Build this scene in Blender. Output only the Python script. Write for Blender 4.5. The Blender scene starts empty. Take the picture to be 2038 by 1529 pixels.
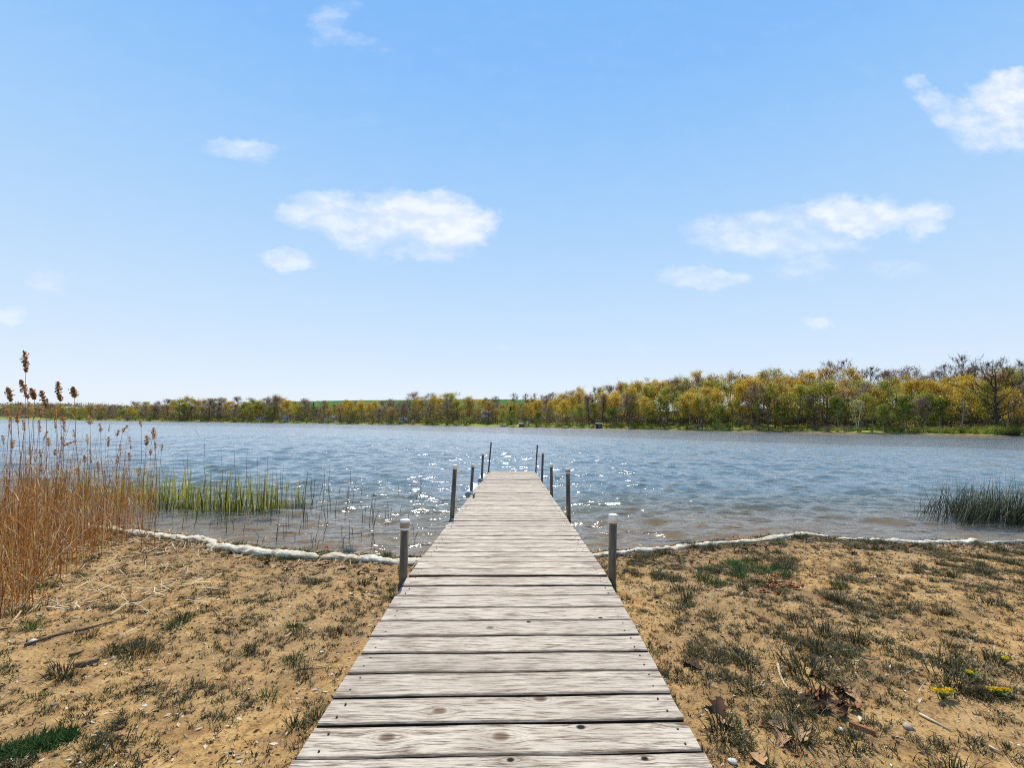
import bpy, math, random
import numpy as np
from mathutils import Vector, Matrix, Euler

random.seed(11)
rng = np.random.default_rng(11)
S = bpy.context.scene
COL = S.collection
R = math.radians

# ------------------------------------------------------------------ camera
F, CX, CY = 905.8, 1049.0, 844.3          # photograph pixels
CAM = Vector((0.0, 0.0, 1.5))
CROT = Euler((R(90), R(-0.70), R(-1.70)), 'XYZ')
cd = bpy.data.cameras.new('camera')
cam = bpy.data.objects.new('camera', cd)
COL.objects.link(cam)
cam.location = CAM
cam.rotation_euler = CROT
cd.sensor_width = 36.0
cd.lens = F / 2038 * 36.0
cd.shift_x = (1019 - CX) / 2038
cd.shift_y = (CY - 764.5) / 2038
cd.clip_start = 0.05
cd.clip_end = 8000
S.camera = cam
CM = CROT.to_matrix()


def ray(px, py):
    return CM @ Vector(((px - CX) / F, -(py - CY) / F, -1.0))


def at(px, py, d):
    """world point seen at a photo pixel, d metres ahead"""
    return CAM + ray(px, py) * d


def on_z(px, py, z):
    r = ray(px, py)
    return CAM + r * ((z - CAM.z) / r.z)


# ------------------------------------------------------------------ numpy noise
def _hash(ix, iy, seed):
    h = (ix.astype(np.int64) * 374761393 + iy.astype(np.int64) * 668265263 + seed * 1442695041) & 0xFFFFFFFF
    h = ((h ^ (h >> 13)) * 1274126177) & 0xFFFFFFFF
    return ((h ^ (h >> 16)) & 0xFFFF) / 65535.0


def vnoise(x, y, seed=0):
    x = np.asarray(x, float); y = np.asarray(y, float)
    ix = np.floor(x); iy = np.floor(y)
    fx = x - ix; fy = y - iy
    fx = fx * fx * (3 - 2 * fx); fy = fy * fy * (3 - 2 * fy)
    a = _hash(ix, iy, seed); b = _hash(ix + 1, iy, seed)
    c = _hash(ix, iy + 1, seed); d = _hash(ix + 1, iy + 1, seed)
    return (a * (1 - fx) + b * fx) * (1 - fy) + (c * (1 - fx) + d * fx) * fy


def fbm(x, y, seed=0, octv=4):
    s = 0; a = 0.5; n = 0
    for k in range(octv):
        s = s + a * vnoise(x * 2 ** k, y * 2 ** k, seed + k * 17); n += a; a *= 0.5
    return s / n


# ------------------------------------------------------------------ mesh helpers
class MB:
    def __init__(self):
        self.v = []; self.f = []; self.m = []; self.n = 0; self.smooth = []

    def add(self, v, f, mi=0, smooth=False):
        v = np.asarray(v, float).reshape(-1, 3); f = np.asarray(f, int)
        self.v.append(v); self.f.append(f + self.n)
        self.m.append(np.full(len(f), mi)); self.smooth.append(np.full(len(f), smooth))
        self.n += len(v)

    def tube(self, pts, rad, sides=6, mi=0, caps=True, smooth=True):
        pts = np.asarray(pts, float); k = len(pts)
        rad = np.broadcast_to(np.asarray(rad, float), (k,))
        t = np.gradient(pts, axis=0)
        t /= np.linalg.norm(t, axis=1)[:, None] + 1e-12
        ref = np.array([0, 0, 1.0]) if abs(t[:, 2]).mean() < 0.8 else np.array([1.0, 0, 0])
        u = np.cross(t, ref); u /= np.linalg.norm(u, axis=1)[:, None] + 1e-12
        w = np.cross(t, u)
        a = np.arange(sides) / sides * 2 * np.pi
        ring = (pts[:, None, :] + rad[:, None, None] * (np.cos(a)[None, :, None] * u[:, None, :] + np.sin(a)[None, :, None] * w[:, None, :]))
        i = np.arange(k - 1)[:, None] * sides; j = np.arange(sides)[None, :]; j2 = (j + 1) % sides
        q = np.stack([i + j, i + j2, i + sides + j2, i + sides + j], -1).reshape(-1, 4)
        self.add(ring.reshape(-1, 3), q, mi, smooth)
        if caps:
            b = self.n - k * sides
            for base, rev in ((b, False), (b + (k - 1) * sides, True)):
                idx = list(range(base, base + sides))
                if sides == 3:
                    self.f.append(np.array([idx if rev else idx[::-1]]))
                elif sides == 4:
                    self.f.append(np.array([idx if rev else idx[::-1]]))
                else:
                    c = np.array([pts[-1] if rev else pts[0]])
                    self.v.append(c); ci = self.n; self.n += 1
                    tr = [[idx[m], idx[(m + 1) % sides], ci] if rev else [idx[(m + 1) % sides], idx[m], ci] for m in range(sides)]
                    self.f.append(np.array(tr))
                self.m.append(np.full(len(self.f[-1]), mi)); self.smooth.append(np.full(len(self.f[-1]), False))

    def box(self, lo, hi, mi=0, bevel=0.0):
        x0, y0, z0 = lo; x1, y1, z1 = hi
        v = [(x, y, z) for z in (z0, z1) for y in (y0, y1) for x in (x0, x1)]
        self.add(v, [(0, 2, 3, 1), (4, 5, 7, 6), (0, 1, 5, 4), (2, 6, 7, 3), (0, 4, 6, 2), (1, 3, 7, 5)], mi)

    def mesh(self, name, mats):
        me = bpy.data.meshes.new(name)
        v = np.concatenate(self.v)
        lens = np.concatenate([np.full(len(f), f.shape[1]) for f in self.f])
        loops = np.concatenate([f.ravel() for f in self.f])
        me.vertices.add(len(v)); me.vertices.foreach_set('co', v.ravel().astype(np.float32))
        me.loops.add(len(loops)); me.loops.foreach_set('vertex_index', loops.astype(np.int32))
        me.polygons.add(len(lens))
        st = np.concatenate([[0], np.cumsum(lens)[:-1]])
        me.polygons.foreach_set('loop_start', st.astype(np.int32))
        try:
            me.polygons.foreach_set('loop_total', lens.astype(np.int32))
        except Exception:
            pass
        me.polygons.foreach_set('material_index', np.concatenate(self.m).astype(np.int32))
        me.polygons.foreach_set('use_smooth', np.concatenate(self.smooth))
        for m in (mats if isinstance(mats, (list, tuple)) else [mats]):
            me.materials.append(m)
        me.update(calc_edges=True)
        me.validate()
        return me

    def obj(self, name, mats, parent=None):
        return link(name, self.mesh(name, mats), parent)


def link(name, data, parent=None):
    o = bpy.data.objects.new(name, data)
    COL.objects.link(o)
    if parent is not None:
        o.parent = parent
    return o


def tag(o, label=None, cat=None, group=None, kind=None):
    if label: o['label'] = label
    if cat: o['category'] = cat
    if group: o['group'] = group
    if kind: o['kind'] = kind
    return o


def thing(name, label, cat, loc=(0, 0, 0), rz=0.0, group=None):
    o = link(name, None); o.location = loc; o.rotation_euler = (0, 0, rz)
    return tag(o, label, cat, group)


def dup(root, loc, rz=0.0, scale=1.0, label=None, group=None):
    r = root.copy(); COL.objects.link(r)
    r.location = loc; r.rotation_euler = (0, 0, rz)
    r.scale = scale if isinstance(scale, (tuple, list)) else (scale,) * 3
    if label: r['label'] = label
    if group: r['group'] = group
    for ch in root.children:
        c = ch.copy(); COL.objects.link(c); c.parent = r
        for g in ch.children:
            d = g.copy(); COL.objects.link(d); d.parent = c
    return r


# ------------------------------------------------------------------ material helpers
class NT:
    def __init__(self, tree):
        self.t = tree

    def n(self, typ, ins=None, **props):
        nd = self.t.nodes.new(typ)
        for k, v in props.items():
            setattr(nd, k, v)
        for k, v in (ins or {}).items():
            self.set(nd.inputs[k], v)
        return nd

    def set(self, sock, v):
        if hasattr(v, 'is_output'):
            self.t.links.new(v, sock)
        elif hasattr(v, 'outputs'):
            self.t.links.new(v.outputs[0], sock)
        else:
            if isinstance(v, (tuple, list)) and sock.type == 'RGBA' and len(v) == 3:
                v = (*v, 1)
            sock.default_value = v

    def math(self, op, a, b=None, c=None, clamp=False):
        nd = self.t.nodes.new('ShaderNodeMath'); nd.operation = op; nd.use_clamp = clamp
        self.set(nd.inputs[0], a)
        if b is not None: self.set(nd.inputs[1], b)
        if c is not None: self.set(nd.inputs[2], c)
        return nd.outputs[0]

    def vm(self, op, a, b=None, scale=None):
        nd = self.t.nodes.new('ShaderNodeVectorMath'); nd.operation = op
        self.set(nd.inputs[0], a)
        if b is not None: self.set(nd.inputs[1], b)
        if scale is not None: self.set(nd.inputs['Scale'], scale)
        return nd.outputs['Value'] if op in ('LENGTH', 'DOT_PRODUCT', 'DISTANCE') else nd.outputs[0]

    def mix(self, fac, a, b, blend='MIX'):
        nd = self.t.nodes.new('ShaderNodeMix'); nd.data_type = 'RGBA'; nd.blend_type = blend
        self.set(nd.inputs[0], fac); self.set(nd.inputs[6], a); self.set(nd.inputs[7], b)
        return nd.outputs[2]

    def ramp(self, fac, stops, interp='LINEAR'):
        nd = self.t.nodes.new('ShaderNodeValToRGB'); nd.color_ramp.interpolation = interp
        cr = nd.color_ramp
        while len(cr.elements) < len(stops): cr.elements.new(0.5)
        for e, (p, c) in zip(cr.elements, stops):
            e.position = p
            e.color = (*c, 1) if isinstance(c, (tuple, list)) else (c, c, c, 1)
        self.set(nd.inputs[0], fac)
        return nd.outputs[0]

    def noise(self, vec, scale, detail=4.0, rough=0.5, dist=0.0, col=False, dim='3D'):
        nd = self.n('ShaderNodeTexNoise', {'Scale': scale, 'Detail': detail, 'Roughness': rough, 'Distortion': dist}, noise_dimensions=dim)
        if vec is not None: self.set(nd.inputs['Vector'], vec)
        return nd.outputs['Color'] if col else nd.outputs[0]

    def mapr(self, v, a, b, c=0.0, d=1.0, smooth=False):
        nd = self.n('ShaderNodeMapRange', {'Value': v, 'From Min': a, 'From Max': b, 'To Min': c, 'To Max': d})
        if smooth: nd.interpolation_type = 'SMOOTHSTEP'
        return nd.outputs[0]

    def scalev(self, v, s):
        return self.vm('MULTIPLY', v, s)


def material(name, fn):
    m = bpy.data.materials.new(name); m.use_nodes = True
    m.node_tree.nodes.clear()
    N = NT(m.node_tree)
    out = N.n('ShaderNodeOutputMaterial')
    sh = fn(N)
    if isinstance(sh, tuple):
        sh, disp = sh
    N.set(out.inputs['Surface'], sh)
    return m


def principled(N, col, rough=0.6, bump=None, bstr=0.3, bdist=0.01, spec=0.4, metal=0.0):
    ins = {'Base Color': col, 'Roughness': rough, 'Specular IOR Level': spec, 'Metallic': metal}
    p = N.n('ShaderNodeBsdfPrincipled', ins)
    if bump is not None:
        b = N.n('ShaderNodeBump', {'Strength': bstr, 'Distance': bdist, 'Height': bump})
        N.set(p.inputs['Normal'], b.outputs[0])
    return p.outputs[0]


def leafy(name, stops, trans=0.35, rough=0.7, var=None, spec=0.2):
    """foliage: colour picked per leaf, part of the light passes through"""
    def fn(N):
        g = N.n('ShaderNodeNewGeometry'); oi = N.n('ShaderNodeObjectInfo')
        f = N.math('FRACT', N.math('ADD', g.outputs['Random Per Island'], 0.0))
        c = N.ramp(f, stops)
        if var:
            c = N.mix(N.mapr(oi.outputs['Random'], 0, 1, 0, 1), c, N.mix(1.0, c, var, 'MULTIPLY'))
        d = principled(N, c, rough, spec=spec)
        t = N.n('ShaderNodeBsdfTranslucent', {'Color': c})
        return N.n('ShaderNodeMixShader', {0: trans, 1: d, 2: t}).outputs[0]
    return material(name, fn)


def plain(name, stops, rough=0.8, spec=0.2, scale=8.0, bstr=0.0, metal=0.0, island=False):
    def fn(N):
        tc = N.n('ShaderNodeTexCoord').outputs['Object']
        if island:
            f = N.n('ShaderNodeNewGeometry').outputs['Random Per Island']
        else:
            f = N.mapr(N.noise(tc, scale, 5, 0.6), 0.3, 0.7)
        c = N.ramp(f, stops)
        return principled(N, c, rough, spec=spec, metal=metal, bump=N.noise(tc, scale * 4, 4) if bstr else None, bstr=bstr)
    return material(name, fn)


# ------------------------------------------------------------------ sun, sky, clouds
SUN_AZ, SUN_EL = R(-1.5), R(57.0)          # azimuth from +Y, positive to +X
sdir = Vector((math.sin(SUN_AZ) * math.cos(SUN_EL), math.cos(SUN_AZ) * math.cos(SUN_EL), math.sin(SUN_EL)))
ld = bpy.data.lights.new('sun', 'SUN'); ld.energy = 5.0; ld.angle = R(0.5); ld.color = (1.0, 0.955, 0.88)
lo = link('sun', ld); lo.rotation_euler = sdir.to_track_quat('Z', 'Y').to_euler(); lo.location = (0, 0, 60)

W = bpy.data.worlds.new('World'); S.world = W; W.use_nodes = True
W.node_tree.nodes.clear()
N = NT(W.node_tree)
sky = N.n('ShaderNodeTexSky', sky_type='NISHITA', sun_disc=False, sun_elevation=SUN_EL, sun_rotation=SUN_AZ,
          air_density=1.0, dust_density=0.2, ozone_density=1.6, altitude=200)
dirv = N.n('ShaderNodeTexCoord').outputs['Generated']
# clouds live in the dome: a plane-projected direction (x/y, z/y)
sep = N.n('ShaderNodeSeparateXYZ', {0: dirv})
yy = N.math('MAXIMUM', sep.outputs[1], 0.05)
u = N.math('DIVIDE', sep.outputs[0], yy); v = N.math('DIVIDE', sep.outputs[2], yy)
p0 = N.n('ShaderNodeCombineXYZ', {0: u, 1: v, 2: 0.0}).outputs[0]
warp = N.vm('SUBTRACT', N.noise(N.vm('MULTIPLY', p0, (5.0, 9.0, 1)), 1.0, 5, 0.6, col=True), (0.5, 0.5, 0.5))
warp2 = N.vm('SUBTRACT', N.noise(N.vm('MULTIPLY', p0, (16.0, 26.0, 1)), 1.0, 5, 0.65, col=True), (0.5, 0.5, 0.5))
p1 = N.vm('ADD', p0, N.vm('MULTIPLY', warp, (0.13, 0.075, 0)))
p1 = N.vm('ADD', p1, N.vm('MULTIPLY', warp2, (0.07, 0.055, 0)))
CL = [(640, 422, 105, 44, .70), (735, 445, 115, 50, .80), (830, 425, 105, 52, .95), (905, 448, 88, 52, 1.15), (810, 392, 105, 24, .5),
      (830, 492, 140, 28, .42), (490, 303, 78, 34, .55), (570, 514, 60, 24, .65), (655, 50, 50, 55, .34), (715, 85, 42, 28, .3),
      (690, 15, 45, 16, .25), (2010, 190, 90, 55, 1.0), (1990, 250, 130, 62, .66), (1905, 228, 75, 45, .6), (1815, 178, 34, 24, .42), (1858, 205, 50, 28, .5),
      (1480, 460, 125, 52, .60), (1570, 440, 70, 44, .46), (1705, 428, 120, 46, .88), (1835, 432, 66, 42, .72), (1620, 482, 130, 34, .5),
      (1405, 553, 95, 26, .55), (1600, 525, 100, 28, .36), (1790, 535, 85, 22, .28), (1635, 648, 42, 16, .42), (22, 622, 44, 22, .55),
      (95, 550, 58, 26, .32), (1000, 688, 18, 10, .3), (1265, 692, 42, 14, .22), (750, 235, 80, 24, .14), (1040, 190, 90, 24, .10)]
field = None
for (px, py, rx, ry, s) in CL:
    d = ray(px, py)
    e = N.vm('MULTIPLY', N.vm('SUBTRACT', p1, (d.x / d.y, d.z / d.y, 0)), (F / rx, F / ry, 0))
    r2 = N.vm('DOT_PRODUCT', e, e)
    q = N.math('MULTIPLY', N.math('SUBTRACT', 1.25, r2, clamp=True), s)
    field = q if field is None else N.math('SMOOTH_MAX', field, q, 0.15)
body = N.noise(N.vm('MULTIPLY', p0, (13.0, 24.0, 1)), 1.0, 7, 0.62)
fray = N.noise(N.vm('MULTIPLY', p0, (46.0, 70.0, 1)), 1.0, 6, 0.65)
dens = N.math('ADD', N.math('MULTIPLY', field, 1.0), N.math('ADD', N.math('MULTIPLY', N.math('SUBTRACT', body, 0.5), 0.95), N.math('MULTIPLY', N.math('SUBTRACT', fray, 0.5), 0.34)))
alpha = N.math('MULTIPLY', N.mapr(dens, -0.12, 1.30, 0, 1, smooth=True), N.mapr(field, 0.0, 0.40, 0, 1, smooth=True))
alpha = N.math('MULTIPLY', alpha, N.mapr(sep.outputs[1], 0.05, 0.2, 0, 1))
alpha = N.math('MINIMUM', N.math('MULTIPLY', alpha, 0.80), 0.84)
# a clear spring sky: the physical sky, evened out by the pale-to-blue air of the day
air = N.ramp(sep.outputs[2], [(0.0, (.80, .865, .955)), (0.06, (.755, .845, .96)), (0.16, (.63, .785, .965)), (0.30, (.49, .705, .965)), (0.46, (.355, .615, .965)), (0.60, (.245, .525, .955)), (0.72, (.185, .47, .94)), (1.0, (.08, .33, .84))])
air = N.vm('SCALE', air, scale=10.0)
skyc = N.mix(0.90, sky.outputs[0], air)
shade = N.noise(N.vm('MULTIPLY', N.vm('ADD', p0, (0.012, 0.02, 0)), (13.0, 24.0, 1)), 1.0, 7, 0.62)
ccol = N.mix(N.mapr(N.math('SUBTRACT', body, shade), -0.10, 0.10), (8.3, 8.7, 9.9, 1), (10.0, 10.0, 10.2, 1))
cc = N.mix(alpha, skyc, ccol)
bg = N.n('ShaderNodeBackground', {'Color': cc, 'Strength': 0.10})
wo = N.n('ShaderNodeOutputWorld', {'Surface': bg.outputs[0]})

S.view_settings.view_transform = 'Standard'
S.view_settings.look = 'None'
S.view_settings.exposure = 0.07
S.view_settings.gamma = 1.0
S.view_settings.use_curve_mapping = False
S.render.engine = 'CYCLES'
S.cycles.use_denoising = False
S.cycles.pixel_filter_type = 'BLACKMAN_HARRIS'
S.cycles.filter_width = 1.05
S.cycles.max_bounces = 6
S.cycles.transparent_max_bounces = 12
S.cycles.sample_clamp_indirect = 6.0
S.cycles.caustics_reflective = False
S.cycles.caustics_refractive = False

# ------------------------------------------------------------------ near ground + lake bed (one sheet to the horizon)
_sh = [(-400, 9.5), (-40, 8.5), (-12, 7.6), (-8, 7.0), (-5.6, 6.6)]
for px, py in ((250, 1048), (420, 1070), (560, 1090), (700, 1102), (820, 1108), (1000, 1104), (1240, 1098), (1340, 1082), (1500, 1068), (1600, 1063), (1680, 1072), (1800, 1082), (2000, 1080)):
    p = on_z(px, py, 0.02); _sh.append((p.x, p.y))
_sh += [(9.5, 6.0), (14, 6.8), (40, 8.0), (400, 9.5)]
_sh = np.array(sorted(_sh))


def shore_y(x):
    return np.interp(x, _sh[:, 0], _sh[:, 1])


def ground_z(x, y, detail=True):
    x = np.asarray(x, float); y = np.asarray(y, float)
    s = shore_y(x) - y
    land = -0.035 + 0.07 * np.clip(s / 0.12, 0, 1) + 0.46 * (1 - np.exp(-np.maximum(s, 0) * 0.245))
    wet = np.maximum(-0.035 + 0.085 * s, -0.9) - np.clip((-s - 9) * 0.06, 0, 2.2)
    z = np.where(s > 0, land, wet)
    if detail:
        near = np.clip(1.2 - np.abs(s - 2) / 12, 0, 1)
        near = near * np.where(s > 0, 1, 0.35)
        z = z + near * ((fbm(x * 17, y * 17, 28, 3) - 0.5) * 0.022 + (fbm(x * 0.9, y * 0.9, 3, 3) - 0.5) * 0.10 + (fbm(x * 5, y * 5, 8, 4) - 0.5) * 0.035)
    return z


def axis(lo, hi, step, out, grow=1.16):
    a = list(np.arange(lo, hi + 1e-6, step))
    s = step; x = a[-1]
    while x < out:
        s *= grow; x += s; a.append(x)
    s = step; x = a[0]; pre = []
    while x > -out:
        s *= grow; x -= s; pre.append(x)
    return np.array(pre[::-1] + a)


def grid_faces(nx, ny):
    i = np.arange(ny - 1)[:, None] * nx; j = np.arange(nx - 1)[None, :]
    return np.stack([i + j, i + j + 1, i + nx + j + 1, i + nx + j], -1).reshape(-1, 4)


gx = axis(-6.5, 8.0, 0.035, 1800); gy = axis(0.3, 8.0, 0.035, 1800)
GX, GY = np.meshgrid(gx, gy)
GZ = ground_z(GX, GY)


def sand_mat(N):
    geo = N.n('ShaderNodeNewGeometry'); P = geo.outputs['Position']
    sepP = N.n('ShaderNodeSeparateXYZ', {0: P}); z = sepP.outputs[2]
    big = N.noise(P, 0.9, 4, 0.55)
    mid = N.noise(P, 7.0, 6, 0.65)
    fine = N.noise(P, 55.0, 5, 0.7)
    grit = N.noise(P, 170.0, 3, 0.6)
    c = N.ramp(N.mapr(mid, 0.28, 0.72), [(0.0, (0.14, 0.07, 0.022)), (0.34, (0.35, 0.19, 0.06)), (0.58, (0.48, 0.275, 0.09)), (1.0, (0.58, 0.37, 0.14))])
    c = N.mix(N.mapr(big, 0.42, 0.62, 0, 0.55), c, (0.37, 0.235, 0.105))
    c = N.mix(N.mapr(fine, 0.50, 0.66, 0, 0.85), c, (0.12, 0.065, 0.03))
    c = N.mix(N.mapr(fine, 0.26, 0.36, 0.7, 0), c, (0.62, 0.47, 0.28))
    c = N.mix(N.mapr(grit, 0.6, 0.7, 0, 0.6), c, (0.12, 0.08, 0.05))
    c = N.mix(N.mapr(grit, 0.30, 0.38, 0.5, 0), c, (0.68, 0.56, 0.40))
    patch = N.noise(P, 2.3, 5, 0.6)
    c = N.mix(N.mapr(patch, 0.50, 0.66, 0, 0.6), c, (0.17, 0.10, 0.045))
    c = N.mix(N.mapr(z, 0.17, 0.05, 0, 0.6), c, (0.13, 0.075, 0.035))
    # wet and drowned sand, then weed and mud, then the blue of deep water
    c = N.mix(N.mapr(z, 0.07, 0.0, 0, 0.45), c, (0.22, 0.125, 0.055))
    c = N.mix(N.mapr(z, -0.12, -0.55, 0, 1), c, (0.11, 0.11, 0.085))
    c = N.mix(N.mapr(z, -0.5, -1.2, 0, 1), c, (0.11, 0.165, 0.205))  # light absorbed and scattered by deep water, painted into the bed colour
    h = N.math('ADD', N.math('MULTIPLY', mid, 0.6), N.math('ADD', N.math('MULTIPLY', fine, 0.35), N.math('MULTIPLY', grit, 0.12)))
    return principled(N, c, 0.92, spec=0.15, bump=h, bstr=0.9, bdist=0.03)


M_sand = material('sandy_soil', sand_mat)
mb = MB(); mb.add(np.stack([GX, GY, GZ], -1).reshape(-1, 3), grid_faces(len(gx), len(gy)), 0, True)
tag(mb.obj('ground', M_sand), kind='structure')


def gz(x, y):
    return float(ground_z(x, y))

# ------------------------------------------------------------------ lake surface with real wind chop
def water_mat(N):
    geo = N.n('ShaderNodeNewGeometry'); P = geo.outputs['Position']
    acc = geo.outputs['Normal']
    for sc, k, st in ((0.22, 0.20, 0.35), (1.1, 0.34, 0.45), (3.4, 0.56, 0.45), (10.0, 0.74, 0.5), (31.0, 0.66, 0.75), (85.0, 0.60, 0.9)):
        nz = N.noise(N.vm('MULTIPLY', P, (sc * st, sc, sc)), 1.0, 2, 0.5, col=True)
        acc = N.vm('ADD', acc, N.vm('MULTIPLY', N.vm('SUBTRACT', nz, (0.5, 0.5, 0.5)), (k * 0.8, k, 0)))
    nrm = N.vm('NORMALIZE', acc)
    fr = N.n('ShaderNodeFresnel', {'IOR': 1.333, 'Normal': nrm}).outputs[0]
    g1 = N.n('ShaderNodeBsdfGlossy', {'Color': (1, 1, 1), 'Roughness': 0.035, 'Normal': nrm})
    g2 = N.n('ShaderNodeBsdfGlossy', {'Color': (1, 1, 1), 'Roughness': 0.18, 'Normal': nrm})
    gl = N.n('ShaderNodeMixShader', {0: 0.93, 1: g1.outputs[0], 2: g2.outputs[0]})
    tr = N.n('ShaderNodeBsdfTransparent', {'Color': (0.86, 0.92, 0.92)})
    return N.n('ShaderNodeMixShader', {0: fr, 1: tr.outputs[0], 2: gl.outputs[0]}).outputs[0]


M_water = material('lake_water', water_mat)
rr = [3.6]
while rr[-1] < 300: rr.append(rr[-1] * 1.0052)
while rr[-1] < 900: rr.append(rr[-1] * 1.03)
rr = np.array(rr)
th = np.linspace(R(-80), R(80), 430)
TH, RR = np.meshgrid(th, rr)
WX = RR * np.sin(TH); WY = RR * np.cos(TH)
H = np.zeros_like(WX)
wr = np.random.default_rng(5)
cell = np.maximum(RR * 0.0052, RR * (th[1] - th[0]) * 0.6)
cell = np.where(RR > 300, RR * 0.03, cell)
for k in range(46):
    lam = 0.16 * (9.0 ** (k / 45.0))
    ang = wr.normal(0, 0.55) + R(-8)
    kx, ky = math.sin(ang), math.cos(ang)
    ph = wr.uniform(0, 6.28)
    slope = 0.052 * (1.0 if lam < 0.8 else 0.7)
    A = slope * lam / (2 * math.pi)
    mod = 0.45 + 1.1 * vnoise(WX / (lam * 5) + k * 7.3, WY / (lam * 4) + k * 3.1, k)
    fade = np.clip(lam / (cell * 2.6) - 1, 0, 1)
    w = np.sin((WX * kx + WY * ky) * 2 * math.pi / lam + ph)
    H += A * mod * fade * (w + 0.22 * np.cos(2 * ((WX * kx + WY * ky) * 2 * math.pi / lam + ph)))
depth = np.clip((WY - shore_y(WX)) / 3.0, 0.0, 1)
H *= 0.62 + 0.38 * depth
mb = MB(); mb.add(np.stack([WX, WY, H], -1).reshape(-1, 3), grid_faces(len(th), len(rr)), 0, True)
tag(mb.obj('water', M_water), kind='structure')

# ------------------------------------------------------------------ dock
KN = []   # knots, in world x / board coordinate y
def deck_z(y):
    return 1.5 - (1.053 - 0.0418 * y if y < 2.824 else 0.935 + 0.0370 * (y - 2.824))


def deck_xy(px, py):
    """where a photo pixel meets the deck"""
    z = 0.5
    for _ in range(6):
        p = on_z(px, py, z); z = deck_z(p.y)
    return p


for px, py, r, dark in ((875, 1413, .017, 0), (1075, 1387, .017, 0), (770, 1465, .018, 0), (997, 1464, .019, 0), (1156, 1444, .011, 1),
                        (1360, 1435, .022, 0), (1016, 1514, .008, 1), (1283, 1510, .008, 1), (1052, 1238, .008, 1), (1195, 1229, .008, 1), (975, 1249, .014, 0), (1268, 1293, .012, 0)):
    p = deck_xy(px, py); KN.append((p.x, p.y, r * 1.2, dark))


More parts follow.
